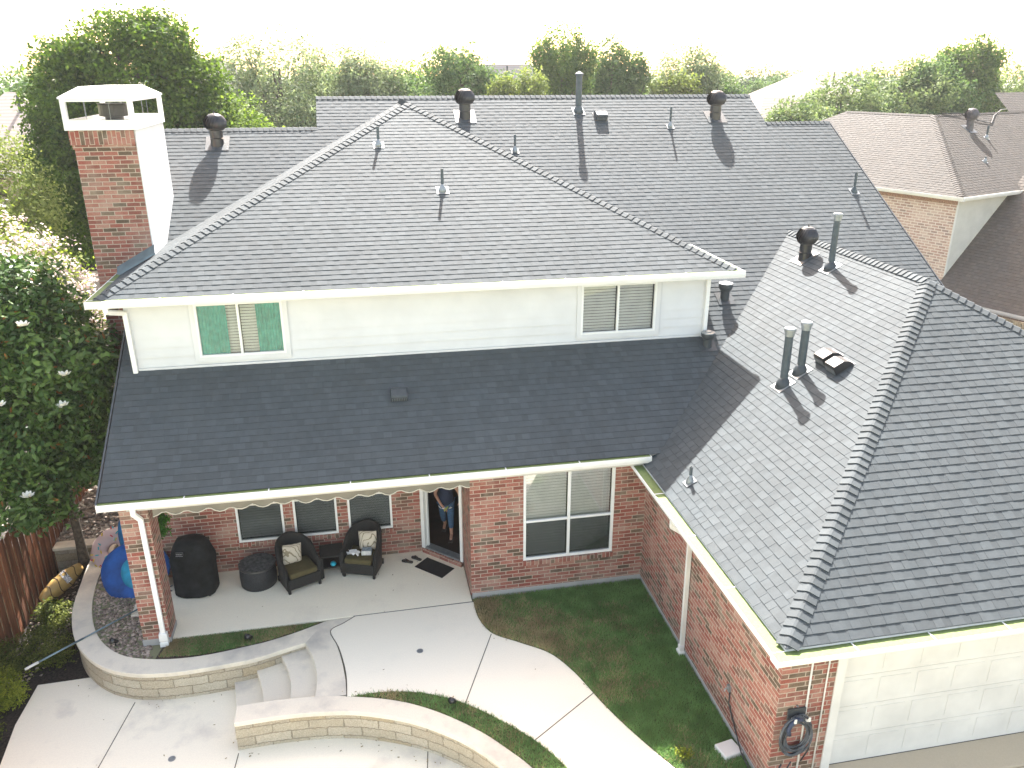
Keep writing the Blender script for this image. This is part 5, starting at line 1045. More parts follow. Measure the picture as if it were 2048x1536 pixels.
t = thing("inflatable_float", (-6.45, 15.9, DZ), "tan inflatable pool float with dark outlines and a white tag by the fence", "pool float")
ax = Vector((0.62, 0.72, 0.30)).normalized(); sdv = Vector((-0.30, 0.05, 0.75)).normalized(); nv = ax.cross(sdv).normalized(); c0 = Vector((-6.50, 15.95, -0.20)); m = MB(); R = []
M_TANV = mat("tan_vinyl", (0.52, 0.33, 0.11), 0.4, 0.12, 5); M_LINE = mat("dark_brown_print", (0.06, 0.03, 0.015), 0.5)
def fp(u, a, k=1.0): w = 0.19*math.sin(math.pi*min(1, max(0, 0.08+u*0.86)))**0.55*(1+0.05*math.sin(u*22)); return c0+ax*(u-0.5)*1.0+sdv*(w*k*math.cos(a))+nv*(w*0.62*k*math.sin(a))
for i in range(19): R.append([fp(i/18, 2*math.pi*j/20) for j in range(20)])
m.rings(R); fl = m.build("float_body", M_TANV, t, smooth=True)
m = MB()
for u in (0.22, 0.42, 0.62, 0.82): m.tube([fp(u+0.03*math.sin(j*.8), 2*math.pi*j/20, 1.01) for j in range(0, 21)], 0.009, 5, cap=False)
m.tube([fp(i/18, -0.9+0.5*math.sin(i*.5), 1.01) for i in range(1, 18)], 0.009, 5); m.build("outline_print", M_LINE, fl)
sgn = 1 if (fp(.5, math.pi/2)-c0).dot(Vector((0.3, -1, 0.6))) > 0 else -1
m = MB(); pc = fp(0.60, sgn*1.15, 1.03); tn = (pc-c0-ax*0.115).normalized(); u2 = (sdv-tn*sdv.dot(tn)).normalized(); m.obox(pc, u2*0.14, ax*0.06, tn*0.004); tg = m.build("warning_tag", mat("printed_white_tag", (0.62, 0.6, 0.6), 0.5, 0.5, 60), fl)
# pool pole
t = thing("pool_pole", (-5.4, 13.6, 0), "long grey blue telescopic pool pole with a white grip lying across the curved wall", "pool pole")
A, B = Vector((-4.50, 14.52, 0.12)), Vector((-6.20, 12.98, -0.02)); A = Vector((-4.45, 14.45, 0.06)); m = MB(); m.tube([A, A.lerp(B, 0.55)], 0.015, 10); m.tube([A.lerp(B, 0.55), A.lerp(B, 0.9)], 0.019, 10); m.build("shaft", mat("grey_blue_aluminium", (0.17, 0.24, 0.27), 0.4, 0.08, 5, metal=0.4), t, smooth=True)
m = MB(); m.tube([A.lerp(B, 0.9), A.lerp(B, 1.0)], [0.026, 0.022], 10); m.build("grip", M_CREAM, t, smooth=True)
# fence
def fence_mat():
    n = N("cedar_stain"); o = n.obj(); a = n.new("ShaderNodeAttribute", attribute_name="shade").outputs["Fac"]; mp = n.new("ShaderNodeMapping"); mp.inputs["Scale"].default_value = (9, 9, 0.7); n.link(o, mp.inputs[0])
    g = n.noise(mp.outputs[0], 6, 5); c = n.ramp(g, [(0.3, (0.13, 0.042, 0.018)), (0.7, (0.30, 0.115, 0.05))]); v = n.new("ShaderNodeVectorMath", operation='SCALE'); n.link(c, v.inputs[0]); n.link(a, v.inputs["Scale"]); n.link(v.outputs[0], n.b.inputs["Base Color"]); n.b.inputs["Roughness"].default_value = 0.8; n.bump(g, 0.4, 0.01); return n.m
M_CEDAR = fence_mat()
t = thing("wooden_fence", (-7.0, 17, DZ), "tall red cedar picket fence along the mulch bed at the left", "fence"); r_ = random.Random(8)
m = MB(); y = 8.0
while y < 27: 
    bo = 0.022*(int(y/0.143) % 2); m.box(-7.03+bo, -7.01+bo, y, y+0.135, DZ-0.05, 1.42+r_.uniform(-.012, .012), r_.uniform(0.55, 1.35)); y += 0.143
m.build("pickets", M_CEDAR, t, shade=True)
m = MB()
for z in (-0.25, 0.45, 1.15): m.box(-7.072, -7.034, 8.0, 27, z, z+0.085)
m.build("rail", M_CEDAR, t, shade=True)
for y in range(8, 27, 3):
    m = MB(); m.box(-7.16, -7.075, y, y+0.09, DZ-0.1, 1.40); m.build("post", M_CEDAR, t, shade=True)
# shrubs
M_NAND = leaf_mat("shrub_leaf", (0.035, 0.06, 0.015), (0.19, 0.20, 0.05), 0.3); M_YSH = leaf_mat("yellow_green_leaf", (0.10, 0.14, 0.02), (0.36, 0.38, 0.06), 0.35)
def shrub(x, y, z, rx, ry, rz, label, m_=M_NAND, n=420, seed=1, ls=0.055, group=None):
    t = thing("shrub", (x, y, z), label, "shrub", group); P_, D_, W_, s_ = leaf_cloud([(x, y, z+rz*.75, rx, ry, rz), (x+rx*.4, y-ry*.3, z+rz*.6, rx*.6, ry*.6, rz*.7), (x-rx*.4, y+ry*.3, z+rz*.9, rx*.6, ry*.6, rz*.7)], n, 9, 0.05, ls, ls*.36, seed, 0.35, 0.8); set_leaves("foliage", m_, P_, D_, W_, s_, t)
    mb = MB(); rr = random.Random(seed)
    for k in range(6): mb.tube([(x, y, z), (x+rr.uniform(-.4, .4)*rx, y+rr.uniform(-.4, .4)*ry, z+rz*.6), (x+rr.uniform(-.8, .8)*rx, y+rr.uniform(-.8, .8)*ry, z+rz*1.2)], [.012, .009, .004], 5)
    mb.build("stems", M_BARK, t)
G_ = "low shrubs in the mulch bed"
shrub(-6.25, 14.05, DZ, .52, .50, .36, "bushy bronze green shrub beside the curved wall, crossed by the pool pole", seed=31, n=620, group=G_)
shrub(-6.85, 13.75, DZ, .36, .42, .34, "green shrub against the fence behind the pole tip", seed=32, group=G_)
shrub(-6.62, 12.95, DZ, .42, .42, .32, "yellow green shrub by the deck corner under the pole's white tip", M_YSH, 420, 33, group=G_)
shrub(-6.68, 12.05, DZ, .34, .36, .28, "small shrub farther along the deck edge, lowest in the bed", seed=34, n=300, group=G_)
shrub(-6.45, 15.15, DZ, .34, .36, .26, "dark sparse shrub between the inflatable float and the bronze shrub", seed=35, n=200, ls=0.08, group=G_)
shrub(-5.98, 16.25, DZ, .12, .14, .16, "tiny bright green plant at the foot of the magnolia trunk", M_YSH, 60, 36, group=G_)
shrub(4.42, 8.90, 0.0, .08, .07, .05, "small bright yellow plant where the lawn meets the walkway", M_YSH, 45, 37)
# magnolia
M_MAG = leaf_mat("magnolia_leaf", (0.022, 0.058, 0.014), (0.115, 0.19, 0.042), 0.16, (1.3, 1.5, 0.5), 0.42, 0.3)
M_MAGB = leaf_mat("magnolia_brown_leaf", (0.16, 0.06, 0.02), (0.34, 0.17, 0.05), 0.25, (1.2, 1, .6), 0.5)
lob = [(-6.1, 16.5, 4.6, 1.25, 1.3, 1.5), (-6.6, 16.2, 3.0, 1.1, 1.2, 1.1), (-5.7, 16.5, 3.4, 0.85, 0.9, 1.0), (-6.5, 16.7, 5.6, 0.95, 1.0, 1.1), (-6.9, 16.0, 4.9, 0.9, 0.9, 1.2), (-5.35, 16.7, 4.4, 0.6, 0.7, 0.6), (-6.8, 15.9, 1.9, 1.0, 0.9, 0.65), (-5.75, 16.3, 2.3, 0.55, 0.55, 0.5), (-7.3, 16.3, 5.8, 0.8, 0.8, 0.8), (-7.4, 15.8, 3.6, .8, .8, 1.4)]
P_, D_, W_, s_ = leaf_cloud(lob, 4600, 10, 0.10, 0.135, 0.054, 101, 0.42, 0.55)
t = thing("magnolia_tree", (-6.32, 16.55, DZ), "dark glossy magnolia tree with white blossoms growing by the fence", "tree")
set_leaves("crown", M_MAG, P_, D_, W_, s_, t, True)
sel = RNG.random(len(P_)) < 0.016; set_leaves("brown_leaves", M_MAGB, P_[sel]+np.array([0, -.03, .02]), D_[sel]*.9, W_[sel]*.9, s_[sel], t, True)
m = MB(); limbs(m, (-6.20, 16.55, DZ), (-6.35, 16.5, 5.6), 0.105, lob, 5, 16, 0.38); m.build("trunk", M_BARK, t, smooth=True)
def blossom(p, r, parent, seed):
    rr = random.Random(seed); mb = MB(); p = Vector(p)
    for k in range(9):
        a = 2*math.pi*k/9*1.0+rr.uniform(-.2, .2); el = rr.uniform(0.15, 0.8); d = Vector((math.cos(a)*math.cos(el), math.sin(a)*math.cos(el), math.sin(el))); s_ = Vector((-math.sin(a), math.cos(a), 0)); u_ = d.cross(s_)
        mb.quad(p, p+d*r*.5+s_*r*.32-u_*r*.1, p+d*r+s_*r*.1+u_*r*.05, p+d*r-s_*r*.1+u_*r*.05, p+d*r*.5-s_*r*.32-u_*r*.1)
    mb.build("blossom", mat("blossom_white", (0.8, 0.78, 0.68), 0.6, 0.03), parent)
for k, p in enumerate([(-5.36, 15.25, 4.62), (-5.52, 15.3, 4.0), (-4.93, 15.6, 2.55), (-4.83, 15.75, 2.5), (-6.35, 14.75, 4.3), (-6.9, 14.7, 3.2), (-5.85, 15.2, 5.6), (-6.3, 14.9, 2.4)]): blossom(p, 0.13, t, k)
# crape myrtle with pale blossoms
M_MYR = leaf_mat("myrtle_leaf", (0.06, 0.10, 0.02), (0.26, 0.30, 0.08), 0.35); M_PINK = leaf_mat("pale_pink_blossom", (0.55, 0.42, 0.42), (0.85, 0.76, 0.74), 0.35, (1, 1, 1))
def myrtle(base, lobes, label, seed, nc=900, nb=700):
    t = tree("crape_myrtle", label, base, lobes, M_MYR, nc, 10, 0.16, 0.10, 0.055, seed, 0.07, "tree", "flowering crape myrtles")
    P_, D_, W_, s_ = leaf_cloud(lobes, nb, 14, 0.10, 0.085, 0.07, seed+1, 0.86, 0.9); k = P_[:, 2] > min(l[2] for l in lobes)-0.4; set_leaves("blossoms", M_PINK, P_[k], D_[k], W_[k], s_[k], t)
myrtle((-8.3, 23.4, 0), [(-8.7, 21.6, 5.7, 1.2, 1.2, 1.15), (-7.5, 21.2, 5.0, 1.0, 1.0, 1.1), (-9.4, 21.8, 5.2, 1.1, 1.1, 1.2), (-7.0, 21.0, 4.0, .9, 1.0, 1.0), (-8.2, 20.8, 3.6, 1.1, 1.0, .9)], "crape myrtle covered in pale pink blossom just left of the brick chimney", 201)
myrtle((-6.3, 21.8, 0), [(-6.3, 20.4, 3.5, .8, .8, 1.0), (-6.0, 20.2, 2.4, .7, .8, .9), (-6.6, 20.6, 1.8, .8, .8, .8)], "shorter crape myrtle with white blossom close behind the chimney foot", 211, 500, 430)
M_YT = leaf_mat("yellow_elm_leaf", (0.10, 0.14, 0.035), (0.30, 0.34, 0.11), 0.35, (1.3, 1.35, 0.8))  # own leaf colour of the yellow green and light green trees
tree("elm_tree", "bright yellow green small leaved tree at the far left behind the crape myrtle", (-10.3, 27.5, 0), [(-10.2, 27.2, 6.6, 1.3, 1.4, 1.5), (-9.3, 27.0, 5.9, 0.8, .9, 1.0), (-11.2, 27.4, 7.4, 1.3, 1.3, 1.5), (-10.4, 27.2, 4.8, 1.6, 1.4, 1.2), (-11.8, 27.5, 8.2, 1.2, 1.2, 1.2)], M_YT, 1500, 11, 0.17, 0.12, 0.06, 221, 0.14)
M_OAK = leaf_mat("oak_leaf", (0.022, 0.052, 0.012), (0.13, 0.20, 0.035), 0.30)
tree("oak_tree", "very large round dark green oak behind the chimney", (-7.4, 32.5, 0),
     [(-7.0, 32.5, 9.2, 2.6, 2.4, 2.5), (-9.0, 32.3, 8.6, 1.7, 2.0, 2.2), (-5.4, 32.3, 8.7, 1.6, 1.9, 1.9), (-8.4, 31.6, 6.9, 2.2, 2.0, 2.2), (-6.0, 31.8, 7.2, 2.0, 2.0, 2.0), (-7.2, 31.3, 4.8, 2.4, 2.0, 1.9), (-10.0, 32.0, 6.4, 1.2, 1.5, 2.0), (-4.5, 32.3, 7.0, 1.1, 1.3, 1.6), (-9.3, 31.8, 5.0, 1.5, 1.6, 1.6), (-8.7, 31.6, 10.0, .9, 1, .9), (-6.2, 31.7, 10.7, 1.3, 1.2, .9)],
     M_OAK, 9500, 12, 0.16, 0.15, 0.095, 231, 0.3, shell=0.6, up=0.35)
tree("oak_tree", "lower bright green tree filling between the big oak and the ridge", (-3.9, 31.5, 0), [(-3.8, 31.5, 7.8, 1.1, 1.2, 1.2), (-4.4, 31.0, 6.6, 1.1, 1.1, 1.3), (-3.3, 31.2, 6.9, .9, 1, 1.2)], leaf_mat("lime_oak_leaf", (0.06, 0.11, 0.025), (0.20, 0.27, 0.07), 0.3), 1000, 12, 0.17, 0.14, 0.08, 235, 0.16)
shrub(-8.9, 29.0, 0, 1.1, 0.8, 1.3, "rust brown bush in the shade below the big oak", leaf_mat("rust_leaf", (0.08, 0.04, 0.02), (0.2, 0.11, 0.06), 0.2), 500, 241, 0.14)
# ---- trees beyond the house
M_OLV = leaf_mat("silver_leaf", (0.09, 0.13, 0.07), (0.30, 0.35, 0.22), 0.35, (1.2, 1.25, 0.8)); M_MID = leaf_mat("mid_green_leaf", (0.05, 0.10, 0.035), (0.18, 0.26, 0.10), 0.3, (1.2, 1.3, 0.8))
M_DKT = leaf_mat("deep_green_leaf", (0.045, 0.09, 0.025), (0.15, 0.22, 0.06), 0.35); M_FARL = leaf_mat("far_cedar_leaf", (0.05, 0.09, 0.05), (0.11, 0.16, 0.09), 0.2)
GF = "trees beyond the roof ridge"
def far(name, label, x, y, zt, w, m_, seed, n=1100, ls=0.24, zb=5.0, tall=1.0, k=6, shell=0.5, lw=0.55):
    w *= 1.18; r = random.Random(seed); L = [(x, y, zt-w*0.75*tall, w*.72, w*.7, w*.78*tall)]
    for i in range(k):
        a = r.uniform(0, 6.28); q = r.uniform(.25, .62)*w; s_ = r.uniform(.28, .46)*w; L.append((x+q*math.cos(a), y+q*math.sin(a), zt-s_*1.0*tall-r.uniform(0, .9)*w*tall, s_, s_, s_*tall*1.05))
    L.append((x, y, max(zb-0.4, 3), w*.8, w*.7, max(1.2, (zt-zb)*.45)))
    L.append((x, y, zb-2.2, w*.7, w*.6, 2.2))
    return tree(name, label, (x, y, 0), L, m_, n, 11, 0.22*ls/0.24, ls, ls*lw, seed, 0.16+w*.03, "tree", GF, shell=shell)
WS = 1.18
far("olive_tree", "silvery open crowned tree, left of a matching silvery pair beyond the ridge", -2.9, 46, 11.6, 3.0, M_OLV, 301, 2600, 0.2, 6.5, 1.2, 9, 0.3, .45)
far("olive_tree", "silvery open crowned tree, right of a matching silvery pair beyond the ridge", 1.0, 46.5, 11.2, 2.9, M_OLV, 302, 2600, 0.2, 6.5, 1.1, 9, 0.3, .45)
far("elm_tree", "low pale tree just right of the silvery pair", 3.5, 46, 9.7, 1.6, M_MID, 303, 600, 0.2, 6)
far("oak_tree", "hazy dark low tree behind the ridge apex", 4.9, 62, 10.35, 2.6, M_DKT, 304, 800, 0.26)
far("elm_tree", "broad pointed mid green tree right of the ridge apex", 6.35, 48, 11.2, 2.15, M_MID, 305, 1500, 0.2, 6.5, 1.0, 8)
far("elm_tree", "small light green tree under the gap before the tallest dark tree", 8.5, 46, 9.6, 0.9, M_YT, 306, 420, 0.18, 7)
far("elm_tree", "small light green round tree directly left of the tallest dark tree", 10.05, 46, 10.0, 1.15, M_YT, 307, 560, 0.18, 7)
far("oak_tree", "tallest dense dark green tree beyond the ridge", 12.7, 49, 12.25, 1.95, M_DKT, 308, 1800, 0.2, 6.5, 1.25, 9)
far("poplar_tree", "narrow pointed green tree touching the tallest tree's right side", 15.3, 49, 11.6, 1.15, M_MID, 309, 900, 0.2, 6.5, 1.8, 6)
far("poplar_tree", "narrow shorter pointed tree second to the right of the tallest", 17.0, 49.5, 11.0, 1.05, M_MID, 310, 800, 0.2, 6.5, 1.7, 6)
far("olive_tree", "wide feathery grey green tree at the right end of the ridge row", 20.6, 50, 11.3, 2.7, M_OLV, 311, 1700, 0.22, 6.5, 1.0, 9, 0.35, .45)
far("elm_tree", "pale green lower bush of leaves at the right foot of the feathery tree", 22.5, 49, 9.5, 1.3, M_MID, 312, 600, 0.2, 7)
lows = [(-0.8, 53, 10.2, 2.2, M_MID, "low green tree filling between the silvery pair"), (6.9, 55, 9.9, 2.0, M_DKT, "low dark tree behind the broad pointed tree's right side"), (10.2, 54, 9.7, 2.0, M_MID, "low mid green tree behind the two small light green trees"), (14.6, 54, 10.3, 2.2, M_DKT, "dark tree filling behind the tallest tree and first poplar"), (17.6, 54, 10.2, 2.0, M_MID, "green tree filling behind the second poplar"), (19.4, 48, 9.7, 1.5, M_YT, "low lime green tree at the left foot of the feathery tree"), (24.5, 56, 10.1, 2.0, M_OLV, "grey green tree behind the feathery tree's right edge")]
for i_, (x, y, z, w, mm, lb) in enumerate(lows): far("elm_tree", lb, x, y, z, w, mm, 330+i_, 1000, 0.22, 6.5, 0.9, 7)
GR = "leafy trees behind the tan house"
def near(name, label, x, y, zt, w, m_, seed, n=1500):
    r = random.Random(seed); L = [(x, y, zt-w*.8, w*.8, w*.8, w*.8)]
    for i in range(8):
        a = r.uniform(0, 6.28); q = r.uniform(.4, .85)*w; s_ = r.uniform(.3, .45)*w; L.append((x+q*math.cos(a), y+q*math.sin(a), zt-s_-r.uniform(0, 1.1)*w, s_, s_, s_))
    L.append((x, y, zt-w*2.0, w, w*.8, w*1.1)); return tree(name, label, (x, y, 0), L, m_, int(n*1.2), 11, 0.20, 0.21, 0.125, seed, 0.18, "tree", GR, shell=0.5)
M_RT = leaf_mat("pale_oak_leaf", (0.06, 0.11, 0.04), (0.28, 0.34, 0.15), 0.3, (1.2, 1.25, 0.8))
near("oak_tree", "pale leafy tree beside the right end of the charcoal ridge", 25.5, 45, 8.3, 2.3, M_RT, 401); near("oak_tree", "pale leafy tree with a twiggy dark top", 29.2, 46.2, 9.75, 2.9, M_RT, 402, 1800)
near("oak_tree", "pale leafy tree in the middle of the row behind the tan roof", 33.7, 48, 10.2, 3.0, M_RT, 403, 1900); near("oak_tree", "dense leafy tree right of the middle of the row behind the tan roof", 36.3, 48.4, 10.65, 2.6, M_MID, 404)
near("oak_tree", "tallest darker tree standing out of the row behind the tan roof", 39.8, 49.5, 11.75, 1.9, M_DKT, 405, 1300); near("elm_tree", "leafy tree at the far right edge behind the tan roof", 43.4, 50.5, 10.2, 2.7, M_RT, 406, 1300)
near("oak_tree", "low sunlit shrub-like tree hugging the tan ridge", 31.6, 46.5, 8.5, 1.9, M_RT, 407, 1000)
GH = "distant trees on the horizon"
r_ = random.Random(77); k = 0
HZ = [(30, 68, 9.6, 2.2, "dark blue green conifer beside the feathery tree on the horizon"), (34.5, 74, 9.75, 2.4, "dark conifer in the middle of the horizon clump"), (38.5, 76, 9.5, 2.3, "dark conifer right of the middle in the horizon clump"), (42.5, 80, 9.3, 2.0, "last dark conifer of the horizon clump before the tan gable")]
for x, y, z, w, lb in HZ: far("cedar_tree", lb, x+12+(x-30)*.05, y+16, z+0.35, w, M_FARL, 500+k, 500, 0.3, 5, 1.3, 4); k += 1
far("elm_tree", "small pale round tree in front of the horizon conifers", 35.3, 70, 9.2, 0.9, M_MID, 520, 260, 0.22, 7); far("elm_tree", "second small pale round tree in front of the horizon conifers", 37.6, 71, 9.4, 1.1, M_MID, 521, 260, 0.22, 7)
far("elm_tree", "hazy tree at the left edge of the horizon", -16.6, 50, 9.9, 2.6, M_MID, 522, 900, 0.25); far("elm_tree", "hazy low tree beside the far left roof", -13.2, 46, 9.2, 1.6, M_MID, 523, 600, 0.25)
m = MB(); r = np.random.default_rng(5)
lobes = [(x, 150+r.uniform(-20, 40), r.uniform(3.5, 5.5), r.uniform(5, 9), 5, r.uniform(3.5, 5.2)) for x in np.arange(-130, 150, 6.5)]
P_, D_, W_, s_ = leaf_cloud(lobes, 3800, 8, 1.0, 1.1, 0.8, 55, 0.6); wd = set_leaves("distant_woods", M_FARL, P_, D_, W_, s_); tag(wd, kind='stuff')

# ------------------------------------------------------------------ neighbouring house on the right
NO = Vector((22.027, 26.517, 5.5)); na = Vector((-.352, .936, 0)); nb_ = Vector((.936, .352, 0)); UZ = Vector((0, 0, 1)); NM_ = 0.58; NT = 4.45; CN = math.cos(math.atan(NM_)); SNn = math.sin(math.atan(NM_))
def NL(a, b, z): return NO+na*a+nb_*b+UZ*z
K = thing("tan_brick_house", NL(4, 4, -5.5), "tan brick neighbouring house with taupe shingle roof and cream siding", "house")
m = MB(); shingles(m, NL(13.5, 0, 0), -na, (nb_*CN+UZ*SNn), [(0.0, 0), (13.5, 0), (13.5-NT, NT/CN), (4.7, NT/CN)], thick=0.005, tab=0.007)
shingles(m, NO, nb_, (na*CN+UZ*SNn), [(0, 0), (16, 0), (16, NT/CN), (NT, NT/CN)], thick=0.005, tab=0.007)
shingles(m, NL(3.9, 10.0, 2.19), nb_, (na*CN+UZ*SNn), [(0, 0), (12, 0), (12, 2.35), (1.4, 2.35)], thick=0.005, tab=0.007)
kr = m.build("roof", M_SHB, K, shade=True)
m = MB(); nLf = (-nb_*SNn+UZ*CN); nFr = (-na*SNn+UZ*CN); caps(m, NL(.05, .05, .03), NL(NT, NT, NT*NM_), nLf, nFr, w=0.16); caps(m, NL(8.7, NT, NT*NM_), NL(NT, NT, NT*NM_), nLf, nb_*SNn+UZ*CN, w=0.14); caps(m, NL(NT, NT, NT*NM_), NL(NT, 16, NT*NM_), nFr, na*SNn+UZ*CN, w=0.14); m.build("ridge_cap", M_SHB, kr, shade=True)
gutter(NL(11, -0.10, 0.0), NL(-0.10, -0.10, 0.0), -nb_, K, m=M_CREAM, guard=False); gutter(NL(-0.10, -0.10, 0.0), NL(-0.10, 15, 0.0), -na, K, m=M_CREAM, guard=False)
m = MB(); ow = .35; P0 = NL(ow, ow, 0); m.obox(P0+na*5-UZ*3.3+nb_*.06, na*5, nb_*.06, UZ*3.1); m.build("brick_wall", M_TBRICK, K, uv=True)
m = MB(); m.obox(P0+na*5+nb_*.045-UZ*.24, na*5.02, nb_*.06, UZ*.11); m.build("soldier_course", mat("tan_soldier", (0.38, 0.24, 0.19), 0.9, 0.25, 30), K)
m = MB(); z = -5.0
while z < -0.2:
    for_b = 8.0; a0 = P0+nb_*0.05+UZ*z; q = [a0-na*0.012, a0+nb_*for_b-na*0.012, a0+nb_*for_b+UZ*.15, a0+UZ*.15]; m.quad(*q); z += 0.15
m.build("siding_wall", mat("cream_siding", (0.58, 0.57, 0.52), 0.6, 0.05, 2), K)
m = MB(); m.obox(P0-UZ*2.7-na*0.012+nb_*0.045, nb_*0.05, na*0.012, UZ*2.5); m.build("corner_board", M_CREAM, K)
# lower roof of the neighbour
LM = 0.85; CLn = math.cos(math.atan(LM)); SLn = math.sin(math.atan(LM)); zE = -3.68; bE = 0.316+(zE+3.104)/LM
m = MB(); shingles(m, NL(0.33, bE, zE), -na, (nb_*CLn+UZ*SLn), [(0, 0), (9, 0), (9, 6/CLn), (0, 6/CLn)], thick=0.005, tab=0.007); m.build("lower_roof", M_SHD, K, shade=True)
gutter(NL(0.3, bE-0.08, zE+0.0), NL(-8.7, bE-0.08, zE+0.0), -nb_, K, m=M_CREAM, guard=False)
m = MB(); m.obox(NL(-4.2, bE+.45, zE-1.6), na*4.5, nb_*.06, UZ*1.55); m.build("lower_brick_wall", M_TBRICK, K, uv=True)
m = MB(); Pt = NL(3.5, 5.62, 3.5*NM_); 
turbine(Pt, nFr, r=0.27, hgt=0.75, mt=mat("weathered_dark_metal", (0.10, 0.09, 0.095), 0.5, 0.2, 8), parent=K); pipe(NL(2.9, 6.0, 2.9*NM_), nFr, 0.045, 0.5, None, 0.22, parent=K); pipe(NL(1.6, 3.9, 1.6*NM_), nFr, 0.04, 0.2, None, 0.2, parent=K)
cp = [NL(NT, 5.0, NT*NM_+.06), NL(NT-.1, 6.1, NT*NM_+.05), NL(3.9, 6.9, NT*NM_-.25), NL(3.7, 7.6, NT*NM_-.38), NL(4.2, 8.6, NT*NM_-.1), NL(4.7, 10, NT*NM_+.1), NL(5.0, 12, NT*NM_+.12)]
m = MB(); m.tube(cp, 0.022, 6); m.build("cable", M_BLACK, K, smooth=True)
t = thing("wooden_fence", NL(-5, -1.2, -5.4), "short stretch of pale wood fence below the neighbour's lower roof", "fence"); M_PALEW = mat("pale_weathered_wood", (0.36, 0.29, 0.22), 0.85, 0.25, 8)
m = MB()
for i in range(50): m.obox(NL(-1.2-i*.15, -0.75, zE-0.95), na*.068, nb_*.01, UZ*.85, sh=random.uniform(1.6, 2.2))
m.build("pickets", M_PALEW, t, shade=True)
m = MB(); m.obox(NL(-4.9, -0.72, zE-0.5), na*3.8, nb_*.02, UZ*.04, 1.6); m.build("rail", M_PALEW, t, shade=True)
# distant houses
def far_house(label, x, y, zr, ze, w, d, rot, hip, m_roof, m_wall, vent=False):
    T = Matrix.Translation((x, y, 0)) @ Matrix.Rotation(math.radians(rot), 4, 'Z'); t = thing("distant_house", (x, y, 0), label, "house", "distant houses beyond the trees")
    m = MB(T); m.box(-w*.47, w*.47, -d*.46, d*.46, 0, ze); wl = m.build("wall", m_wall, t)
    m = MB(T); a, b, h = w/2, d/2, hip; m.add([(-a, -b, ze), (a, -b, ze), (a, b, ze), (-a, b, ze), (-a+h, 0, zr), (a-h, 0, zr)], [(0, 1, 5, 4), (1, 2, 5), (2, 3, 4, 5), (3, 0, 4), (0, 3, 2, 1)]); rf = m.build("roof", m_roof, t)
    m = MB(T)
    for k in range(3): m.box(-w*.35+k*w*.3, -w*.35+k*w*.3+1.1, -d*.46-.03, -d*.46+.02, 0.9, 2.3)
    m.build("window", M_DARK, wl); m = MB(T); m.box(-a-.05, a+.05, -b-.06, -b, ze-.16, ze); m.build("fascia", M_CREAM, rf); 
    m = MB(T); m.tube([(0.4, -d*.12, zr-.9), (0.4, -d*.12, zr-.1)], 0.07, 8); m.build("vent_pipe", M_VENT, rf)
def course_mat(name, c):
    n = N(name); o = n.obj(); w = n.new("ShaderNodeTexWave", wave_type='BANDS', bands_direction='Z'); w.inputs["Scale"].default_value = 2.2; w.inputs["Distortion"].default_value = 0.6; n.link(o, w.inputs[0]); n.link(n.mix(w.outputs["Fac"], tuple(x*.8 for x in c), c), n.b.inputs["Base Color"]); n.b.inputs["Roughness"].default_value = 0.95; return n.m
M_FR = course_mat("distant_tan_shingle", (0.36, 0.30, 0.27)); M_FR2 = course_mat("distant_grey_shingle", (0.30, 0.27, 0.26)); M_FW = mat("distant_wall", (0.45, 0.36, 0.3), 0.9)
far_house("pale tan roofed house with a gabled peak right of the ridge's end", 33.0, 57, 9.9, 5.6, 16, 14, 20, 7.4, M_FR, M_FW); far_house("lower pale tan roofed house in front of the gabled peak", 26.8, 49, 8.35, 5.2, 10, 9, 5, 3.5, M_FR, M_FW)
far_house("grey peaked roof showing between the big oak and the silvery trees", -8.2, 62, 10.75, 5.0, 12, 13, 30, 5.9, M_FR2, M_FW); far_house("flat ridged brown roof glimpsed left of the tallest dark tree", 12.3, 68, 10.35, 5.6, 7, 10, 0, 0.5, M_FR2, M_FW)
far_house("brown roof slope glimpsed behind the ridge apex", 1.7, 52, 9.7, 5.2, 9, 9, 0, 4.4, M_FR, M_FW); far_house("pale roof at the far left edge beyond the oak", -15.6, 45, 8.9, 5.6, 8, 9, 12, 3.8, M_FR, M_FW)
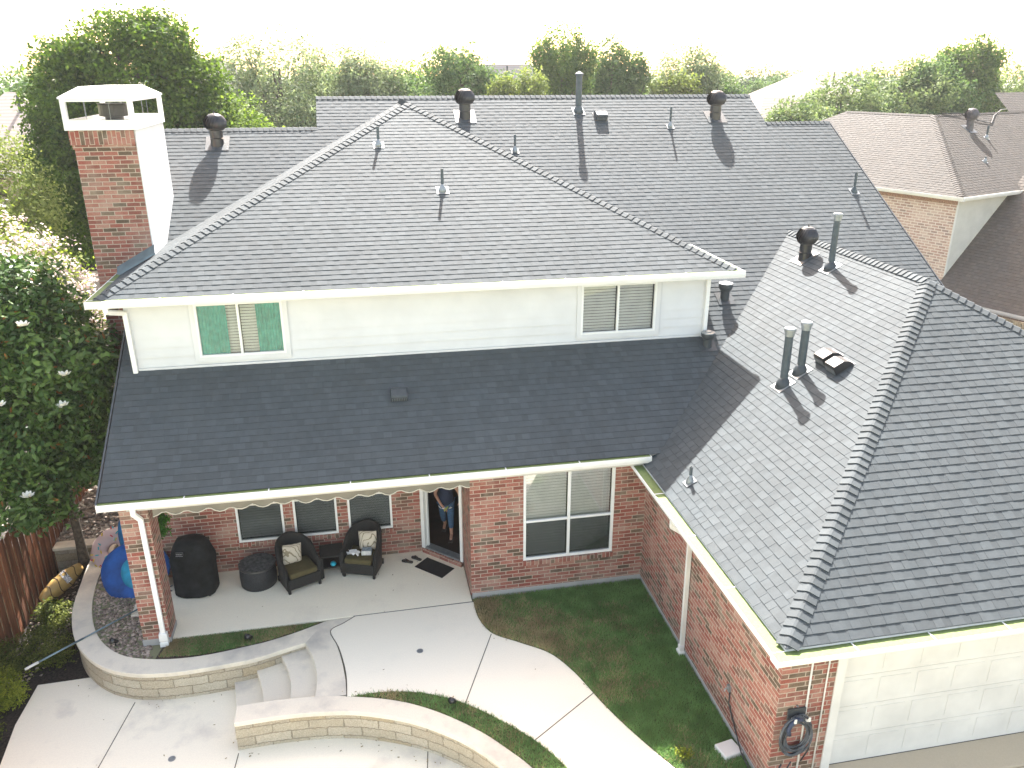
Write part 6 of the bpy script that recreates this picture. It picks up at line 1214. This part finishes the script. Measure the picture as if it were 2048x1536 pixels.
m = MB(); t = thing("antenna", (33.2, 52, 8.6), "thin leaning antenna mast beside the tan gabled peak", "antenna"); m.tube([(33.2, 52, 8.2), (33.75, 52, 10.2)], 0.03, 5); m.build("mast", M_VENT, t); m = MB(); m.tube([(33.65, 52, 10.1), (33.95, 52, 10.15)], 0.02, 5); m.build("crossbar", M_VENT, t)
m = MB(); m.quad((-60, 62, -0.02), (-12, 62, -0.02), (-12, 82, -0.02), (-60, 82, -0.02)); struct(m, "far_street", M_WALK)

# ------------------------------------------------------------------ summer haze
hz = bpy.data.materials.new("summer_haze"); hz.use_nodes = True; ht = hz.node_tree; ht.nodes.remove(ht.nodes["Principled BSDF"])
pv = ht.nodes.new("ShaderNodeVolumePrincipled"); pv.inputs["Color"].default_value = (0.93, 0.95, 0.97, 1); pv.inputs["Density"].default_value = 0.0004; pv.inputs["Anisotropy"].default_value = 0.35
ht.links.new(pv.outputs[0], ht.nodes["Material Output"].inputs["Volume"])
m = MB(); m.box(-190, 210, -25, 260, -1.8, 16); hb = m.build("haze", hz); tag(hb, kind='stuff')

# dry leaf litter blown along the wall foot, the steps and the lawn edge
r = np.random.default_rng(91); L_ = []
for P, z, k, sp in ((offset(UO, -0.12), DZ+0.004, 60, 0.09), (offset(LO, -0.12), DZ+0.004, 45, 0.08), (WALK_R, 0.004, 24, 0.06), (GR_O, 0.004, 30, 0.08), ([(-3.6, 14.2), (1.6, 14.0)], 0.010, 14, 0.5), ([(-5.5, 11.5), (-1, 9.6)], DZ+0.004, 30, 0.8), ([(0, 12.6), (3, 10)], 0.004, 5, 0.8)):
    for i in range(k):
        j = r.uniform(0, len(P)-1.001); a = int(j); t_ = j-a; x = P[a][0]*(1-t_)+P[a+1][0]*t_+r.normal()*sp; y = P[a][1]*(1-t_)+P[a+1][1]*t_+r.normal()*sp; L_.append((x, y, z+0.003))
L_ = np.array(L_); a = r.uniform(0, 6.28, len(L_)); s_ = r.uniform(0.010, 0.026, len(L_))
D_ = np.stack([np.cos(a)*s_, np.sin(a)*s_, r.uniform(0, .004, len(L_))], 1); W_ = np.stack([-np.sin(a)*s_*.4, np.cos(a)*s_*.4, np.zeros(len(L_))], 1)
ll = set_leaves("leaf_litter", M_DRYGRASS, L_, D_, W_, r.uniform(0, .6, len(L_)), None, True); tag(ll, kind='stuff')
